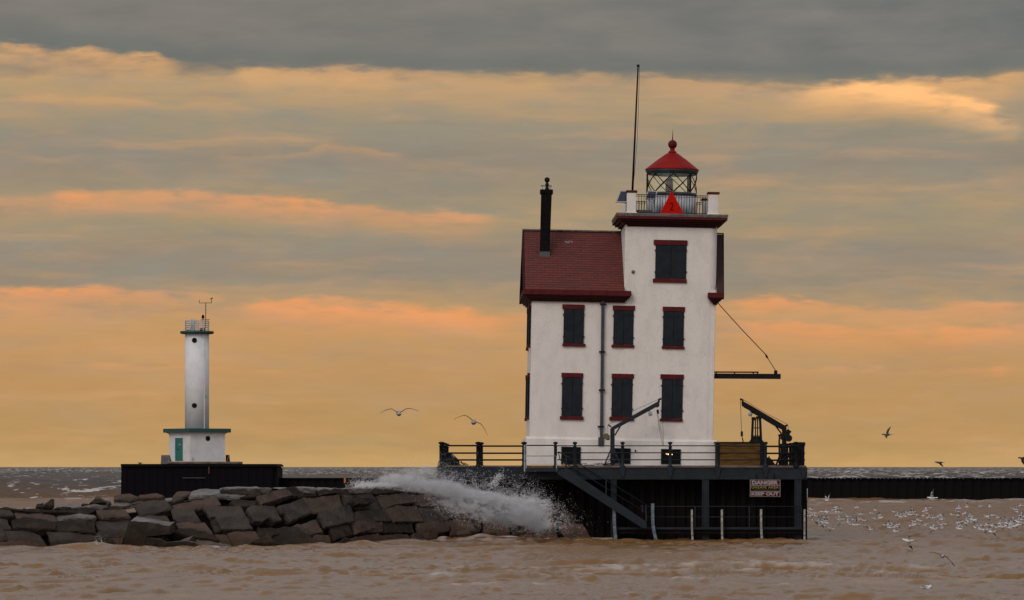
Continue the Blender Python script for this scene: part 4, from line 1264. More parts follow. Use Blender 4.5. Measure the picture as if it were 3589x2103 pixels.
# concrete deck slab and its steel edge beams
q = MB(); QB(q, 1534, 2826, 1631.5, 1650, .22, DY); q.build('deck_slab', M['concrete'], plat)
q = MB(); QB(q, 1530, 1845, 1637, 1677, 0, .2); QB(q, 1530, 1845, 1636, 1640, -.04, -.001); q.build('edge_beam', M['blue_steel'], plat)
q = MB(); QB(q, 1845.3, 2829, 1639, 1680, 0, .2); QB(q, 1953, 2829, 1638, 1642, -.04, -.001); q.build('edge_beam', M['blue_steel'], plat)
for a_, b_2 in ((0, .2), (DY - .2, DY)):
    pass
xr_ = Q(2829, 0).x; xl_ = Q(1530, 0).x
zt2, zb2 = Q(0, 1640).z, Q(0, 1679).z
MB().box(xr_ - .2, xr_ - .001, .201, DY, zb2, zt2 - .02).build('edge_beam', M['blue_steel'], plat)
MB().box(xl_ + .001, xl_ + .2, .201, DY, zb2, zt2 - .02).build('edge_beam', M['blue_steel'], plat)
# tapered post brackets on the beam
def bracket(px, top=1637, bot=1675, w0=24, w1=8, lab=None):
    c = Q(px, 0).x
    z0_, z1_ = Q(0, bot).z, Q(0, top).z
    out_ = []
    for y_, k_ in ((-.09, 1), ):
        pts_ = [(c - w0 / 2 * sp_, z1_), (c - w1 / 2 * sp_, z0_ + .07), (c - w1 / 2 * sp_ + .04, z0_), (c + w1 / 2 * sp_ - .04, z0_), (c + w1 / 2 * sp_, z0_ + .07), (c + w0 / 2 * sp_, z1_)]
    return MB().prism(pts_, -.10, -.003).build('bracket', M['blue_steel'], plat)
for px in (1546, 1680, 1837, 2015, 2182, 2349, 2516, 2683, 2816):
    bracket(px)
# columns
for p0, p1 in ((2141, 2161), (2461, 2485), (2785, 2809)):
    q = MB(); QB(q, p0, p1, 1680.5, 1905, .05, .30)
    QB(q, p0, p0 + 4, 1680.5, 1905, .0, .05); QB(q, p1 - 4, p1, 1680.5, 1905, .0, .05)
    q.build('column', M['blue_steel'], plat)
# walkway beam near the water
q = MB(); QB(q, 2148, 2812, 1848, 1856, -.35, .0); QB(q, 2148, 2812, 1856, 1871, -.25, -.05, 1); q.build('walkway_beam', [M['blue_steel'], M['pile']], plat)
# sheet piles below the deck: front and both sides
pz0 = -2.4
sec = [(-0.25, 0.02), (-0.16, 0.02), (-0.10, -0.10), (0.10, -0.10), (0.16, 0.05), (0.25, 0.05), (0.25, 0.09), (0.18, 0.09), (0.12, -0.09), (-0.12, -0.09), (-0.18, 0.09), (-0.25, 0.09)]
fm = MB().prismz(sec, pz0, 0).mesh('sheet_pile', M['pile'])
zf = Q(0, 1684).z
fx0, fx1 = Q(1560, 0).x, Q(2830, 0, 1.3).x
n = int((fx1 - fx0) / .5)
for i in range(n):
    o = link('sheet_pile', fm, plat, (fx0 + .25 + i * .5, 1.3, zf)); o.scale.z = 2.6
for i in range(int(DY / .5) - 3):
    link('sheet_pile', fm, plat, (fx1 - .1, 1.6 + i * .5, zf), (0, 0, R(90))).scale.z = 2.6
    link('sheet_pile', fm, plat, (fx0 + .1, 1.6 + i * .5, zf), (0, 0, R(-90))).scale.z = 2.6
MB().box(fx0 + .3, fx1 - .3, 1.45, DY - .5, -3.5, zf - .01).build('crib_fill', M['pile'], plat)
q = MB(); QB(q, 2811, 2829, 1684, 1900, .95, 1.15); q.build('corner_pile', M['pile'], plat)
q = MB(); QB(q, 1560, 2829, 1686, 1694, 1.02, 1.14); q.build('waling', M['pile'], plat)
MB().tube([Q(2829.5, 1762, .3), Q(2829.5, 1712, .3)], .02, 6).build('marker_rod', M['pale_metal'], plat)

# ---- deck railing
rail = empty('deck_railing', P(2175, 1640, PY), label='three bar steel railing with ball topped posts along the platform edge', cat='railing')
ro = rail.location.copy()
def RQ(px, py, dy=0.0): return P(px, py, PY + dy) - ro
def post_mesh(material, r=.085):
    zb, zt3 = 0.0, (1640 - 1548) * sp_
    return MB().lathe([(r * 1.5, 0), (r * 1.5, .10), (r * 1.05, .16), (r, .22), (r, zt3 - .25), (r * 1.25, zt3 - .23), (r * 1.25, zt3 - .19), (r * .75, zt3 - .17), (r * .75, zt3 - .14), (r * 1.35, zt3 - .10), (r * 1.55, zt3 - .06), (r * 1.2, zt3 - .02), (r * .5, zt3), (.005, zt3 + .004)], n=14).mesh('post', material)
pmA, pmB = post_mesh(M['iron'], .10), post_mesh(M['blue_steel'], .078)  # first set: blue grey steel posts painted black as a silhouette
for px, k_ in ((1547, 0), (1676, 0), (1686, 0), (1837, 0), (1947, 1), (2015, 1), (2182, 1), (2349, 1), (2514, 1), (2683, 1), (2790, 0)):
    q_ = RQ(px, 1640, 0.08 if px != 1686 else 6.0)
    if px == 1686: q_ = RQ(1686, 1640, 3.0)
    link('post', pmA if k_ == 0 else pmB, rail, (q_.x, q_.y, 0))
def rails(p0, p1, pys, r, material, dy=.08, mi=None):
    for py in pys:
        a_, b_2 = RQ(p0, py, dy), RQ(p1, py, dy)
        MB().tube([a_, b_2], r, 8).build('rail', material, rail)
rails(1547, 1676, (1562, 1588, 1612), .042, M['iron'])  # outer rails carry the silhouette tone in their colour
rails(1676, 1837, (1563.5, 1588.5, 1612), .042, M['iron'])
rails(1953, 2514, (1562.5, 1587, 1611.5), .026, M['blue_steel'])
rails(2514, 2683, (1563, 1587.5, 1612), .028, M['blue_steel'])
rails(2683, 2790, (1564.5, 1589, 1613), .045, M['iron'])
rails(1838, 1947, (1561, ), .03, M['blue_steel'])
rails(1838, 1947, (1598, ), .022, M['pale_metal'], -.1)
# side rails going back at the left and right ends
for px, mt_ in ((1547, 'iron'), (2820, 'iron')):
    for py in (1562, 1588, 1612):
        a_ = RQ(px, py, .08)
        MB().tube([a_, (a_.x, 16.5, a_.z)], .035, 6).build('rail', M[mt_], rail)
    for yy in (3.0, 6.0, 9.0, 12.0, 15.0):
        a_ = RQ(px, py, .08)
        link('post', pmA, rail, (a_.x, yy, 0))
# ladder hoop at the left end
MB().tube([RQ(1545, 1612, -.1), RQ(1538, 1618, -.15), RQ(1535, 1632, -.2), RQ(1536, 1650, -.22), RQ(1538, 1668, -.2)], .022, 6).build('ladder_hoop', M['iron'], rail)

# ---- landing, its gate posts, and the stairs down
st = empty('steel_stairs', P(1952, 1655, PY), label='blue grey steel staircase sloping down from the deck gate to the water walkway', cat='stairs')
so = st.location.copy()
def SQ(px, py, dy=0.0): return P(px, py, PY + dy) - so
q = MB(); a_ = SQ(1843, 1653, -.9); c_ = SQ(1951, 1640, -.9); q.box(a_.x, c_.x, -.9, -.05, a_.z, c_.z); q.build('landing', M['blue_steel'], st)
for px in (1838, 1844, 1950.5):
    a_ = SQ(px, 1653, -.85); c_ = SQ(px, 1559 if px < 1900 else 1598, -.85)
    MB().bar(a_, c_, .05, .05).build('gate_post', M['pale_metal'], st)
yA, yB = -.95, -.15
for yy in (yA, yB):
    MB().prism([(SQ(1953, 0, yy).x, SQ(0, 1655, yy).z), (SQ(1985, 0, yy).x, SQ(0, 1640, yy).z), (SQ(2265, 0, yy).x, SQ(0, 1828, yy).z), (SQ(2267, 0, yy).x, SQ(0, 1851, yy).z), (SQ(2252, 0, yy).x, SQ(0, 1851, yy).z), (SQ(1955, 0, yy).x, SQ(0, 1662, yy).z)], yy - .04, yy + .04).build('stringer', M['blue_steel'], st)
ntr = 14
trm = MB().box(-.13, .13, yA + .041, yB - .041, -.02, .02).mesh('tread', M['blue_steel'])
for i in range(ntr):
    f_ = (i + .7) / ntr
    q_ = SQ(1972 + (2262 - 1972) * f_, 1645 + (1838 - 1645) * f_, -.5)
    link('tread', trm, st, (q_.x, 0, q_.z))
for yy, pa in ((yA, 0), (yB, 3)):
    MB().tube([SQ(1957, 1583, yy), SQ(2000, 1607, yy), SQ(2268, 1771, yy)], .028, 8).build('handrail', M['blue_steel'], st)
    MB().tube([SQ(1965, 1614, yy), SQ(1990, 1628, yy), SQ(2262, 1796, yy)], .022, 8).build('mid_rail', M['blue_steel'], st)
    MB().tube([SQ(1957, 1583, yy), SQ(1963, 1612, yy)], .024, 6).build('rail_end', M['blue_steel'], st)
    for px, t0, b0 in ((1984, 1598, 1650), (2124, 1683, 1744), (2252, 1771, 1795), (2265, 1770, 1826)):
        MB().bar(SQ(px, b0, yy), SQ(px + (0 if px < 2260 else -2), t0, yy), .07, .04).build('stanchion', M['blue_steel'], st)
MB().bar(SQ(2245, 1774, -.5), SQ(2252, 1774, -.5), .04, .8).build('lower_gate', M['blue_steel'], st)

wr = empty('walkway_railing', P(2500, 1848, PY - .3), label='thin two bar railing along the walkway just above the waterline', cat='railing')
wo_ = wr.location.copy()
def WQ(px, py, dy=0.0): return P(px, py, PY - .3 + dy) - wo_
for py in (1775, 1812):
    MB().tube([WQ(2266, py), WQ(2811, py)], .022, 8).build('rail', M['blue_steel'], wr)
for px in (2436, 2626, 2808):
    MB().bar(WQ(px, 1849), WQ(px, 1774), .055, .05).build('stanchion', M['blue_steel'], wr)

# ---- fender strips standing in the water
def fender(px0, px1, pt, pb, bend, mk, lab, grp=None):
    c = P((px0 + px1) / 2, 1896, PY - .75)
    s2 = (PY - .75) / F
    wdt = (px1 - px0) * s2
    o = MB()
    zt_2 = CZ - (pt - HY) * s2; zb_ = -1.6
    N_ = 10
    sgn_pts = []
    for i in range(N_ + 1):
        f_ = i / N_
        z = zt_2 + (zb_ - zt_2) * f_
        pyv = HY + (CZ - z) / s2
        off = bend * max(0, (pyv - (pt + (pb - pt) * .45)) / ((pb - pt) * .55)) ** 1.7 * s2 if bend else 0
        sgn_pts.append((off, z))
    vv = []
    for off, z in sgn_pts:
        vv += [(off - wdt / 2, -.06, z), (off + wdt / 2, -.06, z), (off + wdt / 2, .06, z), (off - wdt / 2, .06, z)]
    ff = [(0, 1, 2, 3), tuple(N_ * 4 + j for j in (3, 2, 1, 0))]
    for i in range(N_):
        for j in range(4):
            ff.append((i * 4 + j, i * 4 + 4 + j, i * 4 + 4 + (j + 1) % 4, i * 4 + (j + 1) % 4))
    o.add(vv, ff)
    root = empty('fender_strip', (c.x, PY - .75, 0), label=lab, cat='fender', group='fender strips standing in the water before the platform')
    o.build('strip', M[mk], root)
    bt = MB()
    for i in range(1, 9):
        off, z = sgn_pts[i]
        bt.box(off - .018, off + .018, -.085, -.06, z - .018, z + .018)
    bt.build('bolt_head', M['iron'], root, kind='stuff')
fm_ = mat('pale worn fender', (0.34, 0.32, 0.27), .8, (0.17, 0.16, 0.14), 7, thr=(.4, .6)); M['fend'] = fm_
fb_ = mat('blue grey fender', (0.13, 0.155, 0.19), .7, (0.07, 0.08, 0.10), 6, thr=(.4, .6)); M['fendb'] = fb_
fender(2147, 2158, 1765, 1897, 7, 'fendb', 'blue grey bent fender strip below the middle of the stairs')
fender(2282, 2293, 1765, 1894, 12, 'fendb', 'blue grey bent fender strip at the foot of the stairs')
fender(2421.5, 2428, 1786, 1897, 3, 'fend', 'pale fender strip just left of the middle platform column')
fender(2526.5, 2533.5, 1786, 1898, 2, 'fend', 'pale fender strip just right of the middle platform column')
fender(2663.5, 2671, 1785, 1898, 4, 'fend', 'pale fender strip below the danger sign')
fender(2816.5, 2822.5, 1785, 1891, 0, 'fend', 'pale fender strip at the right corner of the platform')

# ---- danger sign
dg = empty('danger_sign', P(2682, 1740.5, PY - .12), label='red and black danger sign reading keep out under the deck edge', cat='sign')
do = dg.location.copy()
def DQ(px, py): return P(px, py, PY - .12) - do
def DB(name, x0, x1, y0, y1, ya, yb_, mk):
    a_ = DQ(x0, y1); c_ = DQ(x1, y0)
    return MB().box(a_.x, c_.x, ya, yb_, a_.z, c_.z).build(name, M[mk], dg)
DB('sign_plate', 2628.5, 2735, 1681.5, 1741, 0, .03, 'sign_white')
DB('top_panel', 2630.3, 2733, 1683, 1700.8, -.008, -.001, 'sign_red')
DB('middle_panel', 2630.3, 2733, 1703, 1720.6, -.008, -.001, 'sign_black')
DB('bottom_panel', 2630.3, 2733, 1723, 1739.5, -.008, -.001, 'sign_red')
a_ = DQ(2681.5, 1691.7); text('DANGER', .25, 'lettering', M['sign_white'], dg, (a_.x, -.012, a_.z), width=93 * sp_, height=14.6 * sp_, bold=.016)
a_ = DQ(2681.5, 1708.2); text('UNSAFE AREA', .2, 'lettering', M['sign_yellow'], dg, (a_.x, -.012, a_.z), width=95 * sp_, height=8.6 * sp_, bold=.004, sp=1.15)
a_ = DQ(2681.5, 1716.8); text('(UNDER CONSTRUCTION)', .1, 'lettering', mat('faded yellow', (.10, .065, .01), .6), dg, (a_.x, -.012, a_.z), width=84 * sp_, height=4.2 * sp_, sp=1.1)
a_ = DQ(2681.5, 1730.8); text('KEEP OUT', .25, 'lettering', M['sign_white'], dg, (a_.x, -.012, a_.z), width=96 * sp_, height=12.2 * sp_, bold=.014)
MB().box(DQ(2650, 0).x, DQ(2653, 0).x, .031, .14, DQ(0, 1686).z, DQ(0, 1660).z).build('hanger', M['iron'], dg)
MB().box(DQ(2712, 0).x, DQ(2715, 0).x, .031, .14, DQ(0, 1686).z, DQ(0, 1660).z).build('hanger', M['iron'], dg)

# ---- the two davits
ZD = CZ - (1631.5 - HY) * 180.22 / F     # deck level
def davit(name, lab, Y, post, knee, tip, mk, mirror, parts, lamp_mk):
    """all in photo pixels; post = (x0, x1, ytop), boom outline list"""
    base = P((post[0] + post[1]) / 2, 1632, Y); base.z = ZD
    root = empty('davit', base, label=lab, cat='davit crane')
    def D(px, py, dy=0.0): return P(px, py, Y + dy) - base
    s3 = Y / F
    xa, xb_ = D(post[0], 0).x, D(post[1], 0).x
    zt3 = D(0, post[2]).z
    MB().box(xa, xb_, -.13, .13, 0, zt3, ch=.015).build('post', M[mk], root)
    q = MB().prism([(D(*p).x, D(*p).z) for p in parts['boom']], -.09, .09)
    q.build('boom', M[mk], root)
    a_, b2 = parts['brace']
    MB().bar(D(*a_), D(*b2), .07, .1).build('brace', M[mk], root)
    leg = MB()
    for sx in (-1, 1):
        for sy in (-.3, .3):
            xk = (xa if sx < 0 else xb_)
            leg = MB().bar((xk + sx * .30, sy, 0), (xk - sx * .03, sy * .35, D(0, parts['legtop']).z), .055, .055)
            leg.build('leg', M[mk], root)
    brc = MB()
    zt4 = D(0, parts['legtop']).z
    for i in range(2):
        z0_, z1_ = zt4 * (.15 + .35 * i), zt4 * (.15 + .35 * (i + 1))
        e0 = .28 * (1 - (.15 + .35 * i)); e1 = .28 * (1 - (.15 + .35 * (i + 1)))
        brc.bar((xa - e0, -.25, z0_), (xb_ + e1, -.2, z1_), .03, .03).bar((xb_ + e0, -.25, z0_), (xa - e1, -.2, z1_), .03, .03)
    brc.build('lattice', M[mk], root)
    MB().box(xa - .36, xb_ + .36, -.4, .4, 0.002, .05).build('foot_plate', M[mk], root)
    for pts_, rr3 in parts['tubes']:
        MB().tube([D(*p) for p in pts_], rr3, 8).build('sheave_arm', M[mk], root)
    for pts_, rr3 in parts['ropes']:
        MB().tube([D(*p) for p in pts_], rr3, 4).build('rope', M['iron'], root)
    for (x_, y_, w2, h2, rot) in parts['blocks']:
        c = D(x_, y_)
        MB().box(-w2 * s3 / 2, w2 * s3 / 2, -.06, .06, -h2 * s3 / 2, h2 * s3 / 2, ch=.02).build('hook_block', M['iron'], root, c, (0, R(rot), 0))
    lx_, ly_, rot = parts['lamp']
    c = D(lx_, ly_)
    lo = MB().lathe([(.03, .11), (.09, .09), (.095, -.10), (.075, -.11)], n=14).build('lamp', M[lamp_mk], root, c, (0, R(rot), 0))
    MB().tube([(0, 0, .1), (-.02, 0, .22)], .025, 6).build('lamp_arm', M[mk], lo)
    wx_, wz_, wr_ = parts['winch']
    c = D(wx_, wz_, -.05)
    wn = MB().tube([(0, -.16, 0), (0, .16, 0)], wr_ * s3, 16)
    wn.tube([(0, -.19, 0), (0, -.161, 0)], wr_ * s3 * 1.18, 16)
    wn.build('winch', M[parts['winch_mk']], root, c)
    for (x_, y_, w2, h2, rot) in parts['boxes']:
        c = D(x_, y_)
        MB().box(-w2 * s3 / 2, w2 * s3 / 2, -.15, .15, -h2 * s3 / 2, h2 * s3 / 2, ch=.02).build('winch_housing', M[parts['winch_mk']], root, c, (0, R(rot), 0))
    return root

davit('davit', 'blue grey davit crane standing in front of the white lighthouse wall', 181.6, (2139, 2154, 1502), None, None, 'blue_steel', False, dict(
    boom=[(2142, 1498), (2307, 1406), (2311, 1408), (2311, 1423), (2306, 1428), (2298, 1428), (2178, 1493), (2154, 1505), (2154, 1512), (2139, 1512)],
    brace=((2174, 1494), (2155, 1526)), legtop=1575,
    tubes=[(((2142, 1496), (2131, 1488)), .035), (((2307, 1402), (2318, 1397)), .05), (((2310, 1410), (2308, 1400)), .05)],
    ropes=[(((2132, 1488), (2225, 1437), (2310, 1399)), .008), (((2130.5, 1488), (2130.5, 1520)), .008), (((2303, 1448), (2317, 1540), (2323, 1566)), .008), (((2305, 1448), (2321, 1530), (2324, 1560)), .008), (((2322, 1455), (2326, 1560)), .007)],
    blocks=[(2305.5, 1443, 8, 15, -8)], lamp=(2279, 1450, -22), winch=(2124, 1530, 9.5), winch_mk='yellowish', boxes=[(2131, 1534, 12, 18, 0)]), 'pale_metal')
davit('davit', 'black davit crane at the right end of the deck with a hanging hook block', 181.6, (2741, 2756, 1500), None, None, 'iron', True, dict(  # silhouette black painted on; same steel as the other davit
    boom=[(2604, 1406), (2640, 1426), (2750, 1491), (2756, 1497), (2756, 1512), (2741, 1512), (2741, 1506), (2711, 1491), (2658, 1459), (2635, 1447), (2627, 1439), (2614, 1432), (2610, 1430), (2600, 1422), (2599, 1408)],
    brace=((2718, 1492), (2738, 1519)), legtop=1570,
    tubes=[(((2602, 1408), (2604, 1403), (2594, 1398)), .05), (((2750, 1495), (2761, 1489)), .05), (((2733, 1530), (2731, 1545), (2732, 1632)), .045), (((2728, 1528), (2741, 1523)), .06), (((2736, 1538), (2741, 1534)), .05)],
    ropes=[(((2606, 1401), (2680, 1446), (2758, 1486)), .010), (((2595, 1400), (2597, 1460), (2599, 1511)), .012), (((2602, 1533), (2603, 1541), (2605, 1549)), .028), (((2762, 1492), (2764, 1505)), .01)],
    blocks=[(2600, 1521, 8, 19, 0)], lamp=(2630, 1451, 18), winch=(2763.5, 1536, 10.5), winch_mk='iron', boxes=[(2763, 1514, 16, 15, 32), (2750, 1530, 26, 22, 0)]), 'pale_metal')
# fix: legs of the right hand davit reach the deck too
# ---- lattice mast behind the wooden crate
mc = P(2651, 1632, 184.5); mc.z = ZD
msr = empty('lattice_mast', mc, label='short dark lattice mast standing behind the brown plywood crate', cat='mast')
def MQ(px, py): return P(px, py, 184.5) - mc
for dx_ in (-1, 1):
    for dy_ in (-.2, .2):
        MB().bar((dx_ * 17 * .0144 * 1.15, dy_ * 1.3, 0), (dx_ * 12.5 * .0144, dy_, MQ(0, 1466).z), .10 if dy_ < 0 else .08, .10).build('leg', M['iron'], msr)
for x_ in (-4, 3.5):
    MB().bar((x_ * .0144, -.18, MQ(0, 1545).z), (x_ * .0144, -.15, MQ(0, 1466).z), .06, .05).build('bar', M['iron'], msr)
for py in (1472, 1500, 1528, 1542):
    MB().bar((-13 * .0144, -.2, MQ(0, py).z), (13 * .0144, -.2, MQ(0, py).z), .045, .05).build('rung', M['iron'], msr)
MB().box(-.24, -.06, -.28, .28, MQ(0, 1470).z, MQ(0, 1462).z, ch=.03).box(-.02, .26, -.28, .28, MQ(0, 1468).z, MQ(0, 1459).z, ch=.03).build('mast_head', M['iron'], msr)
MB().lathe([(.42, 0), (.42, MQ(0, 1552).z), (.30, MQ(0, 1542).z), (.24, MQ(0, 1530).z)], n=14).build('mast_foot', M['iron'], msr)

# ---- plywood crate
cb = P(2594, 1632, 182.2); cb.z = ZD
cr = empty('wooden_crate', cb, label='large brown plywood crate with dark corner posts on the deck beside the lighthouse', cat='crate')
def CQ(px, py): return P(px, py, 182.2) - cb
xa, xb_ = CQ(2522, 0).x, CQ(2664, 0).x
ztp = CQ(0, 1551).z
nb_ = 4
for i in range(nb_):
    z0_, z1_ = ztp * i / nb_, ztp * (i + 1) / nb_
    MB().box(xa, xb_, 0, .03, z0_ + .006, z1_ - .006).build('board', M['wood'], cr)
MB().box(xa + .01, xb_ - .01, .035, 1.6, 0.003, ztp - .02).build('crate_body', M['iron'], cr)
MB().box(xa - .19, xa - .005, -.05, 1.65, 0.003, ztp + .0).build('corner_post', M['iron'], cr)
MB().box(xb_ + .005, xb_ + .24, -.05, 1.65, 0.003, ztp - .02).build('corner_post', M['iron'], cr)
MB().box(CQ(2504, 0).x, CQ(2676, 0).x, -.07, 1.7, ztp, ztp + .035).build('lid', M['iron'], cr)

# ---- black locker at the right end
lb_ = P(2796, 1632, 180.9); lb_.z = ZD
lk = empty('deck_locker', lb_, label='tall black cabinet at the right end of the deck railing', cat='cabinet')
def KQ(px, py): return P(px, py, 180.9) - lb_
MB().box(KQ(2774, 0).x, KQ(2818, 0).x, -.35, .35, 0.002, KQ(0, 1560).z, ch=.02).build('body', M['iron'], lk)
MB().prism([(KQ(2771, 0).x, KQ(0, 1561).z), (KQ(2820.5, 0).x, KQ(0, 1560).z), (KQ(2820.5, 0).x, KQ(0, 1551).z), (KQ(2816, 0).x, KQ(0, 1549.5).z), (KQ(2776, 0).x, KQ(0, 1552).z), (KQ(2771, 0).x, KQ(0, 1554).z)], -.4, .4).build('lid', M['iron'], lk)
for i in range(5):
    x_ = KQ(2778 + i * 9, 0).x
    MB().box(x_ - .01, x_ + .01, -.362, -.351, .1, KQ(0, 1568).z).build('rib', M['iron'], lk)

# ---- slanted hatch at the left end and the small clutter
hb = P(1590, 1634, 180.9); hb.z = ZD
hh_ = empty('deck_hatch', hb, label='dark slant sided housing with a white painted glint on its edge at the left end of the deck', cat='housing')
def HQ(px, py): return P(px, py, 180.9) - hb
MB().prism([(HQ(1566, 0).x, 0.002), (HQ(1611, 0).x, 0.002), (HQ(1609, 0).x, HQ(0, 1613).z), (HQ(1596, 0).x, HQ(0, 1600).z), (HQ(1584, 0).x, HQ(0, 1590).z), (HQ(1566, 0).x, HQ(0, 1590).z)], -.35, .4).build('housing', M['iron'], hh_)
MB().bar((HQ(1583, 0).x, -.37, HQ(0, 1593).z), (HQ(1594, 0).x, -.37, HQ(0, 1604).z), .05, .03).build('glint_strip', M['sign_white'], hh_)  # white bar paints the highlight along the slanted edge
rp = MB()
for i in range(14):
    c = HQ(1610 + random.uniform(-6, 20), 0).x; zz_ = random.uniform(.02, .30) * (1 - i / 18)
    rp.tube([(c, -.1, zz_), (c + random.uniform(.1, .3), -.2, max(.02, zz_ - random.uniform(.05, .15)))], .014, 5)
rp.build('rope_tangle', M['iron'], hh_)
yr = P(1978, 1629, 181.2); yr.z = ZD
MB().prism([(-.09, .002), (.12, .002), (.09, .10), (.02, .05), (-.05, .13)], -.05, .08).build('yellow_rag', M['yellow'], None, yr, label='small yellow rag lying on the deck near the stair gate', cat='rag')
dbx = P(2066, 1631, 181.4); dbx.z = ZD
dk = MB()
for i in range(12):
    c = random.uniform(-.9, .9); z_ = .002 + random.uniform(0, .06)
    dk.bar((c, random.uniform(-.2, .2), z_ + .02), (c + random.uniform(.2, .6), random.uniform(-.2, .2), z_ + random.uniform(.01, .08)), .035, .035)
dk.build('scrap_heap', M['tyre'], None, dbx, label='low heap of dark scrap rods on the deck left of the blue davit', cat='scrap', kind='stuff')
gk = P(2704, 1632, 182.4); gk.z = ZD
gr_ = empty('gangway_ramp', gk, label='dark slanted ramp piece leaning between the crate and the black davit', cat='ramp')
def GQ(px, py): return P(px, py, 182.4) - gk
MB().prism([(GQ(2688, 0).x, .002), (GQ(2720, 0).x, .002), (GQ(2705, 0).x, GQ(0, 1610).z), (GQ(2697, 0).x, GQ(0, 1603).z), (GQ(2688, 0).x, GQ(0, 1603).z)], 0, .25).tube([(GQ(2696, 0).x, .1, GQ(0, 1606).z), (GQ(2696, 0).x, .1, GQ(0, 1598).z)], .03, 6).build('plate', M['iron'], gr_)

# ================================================================== the stone mound
mound = empty('stone_breakwater', P(900, 1926, 163), label='sloping breakwater of big rough cut stone blocks running in front of both lighthouses', cat='breakwater')
mo = mound.location.copy()
Cz = lambda x, y: (x / 3.6, 1650 + y / 3.6)
Dz = lambda x, y: (600 + x / 3.6, 1650 + y / 3.6)
Ez = lambda x, y: (1200 + x / 2.8, 1600 + y / 2.8)
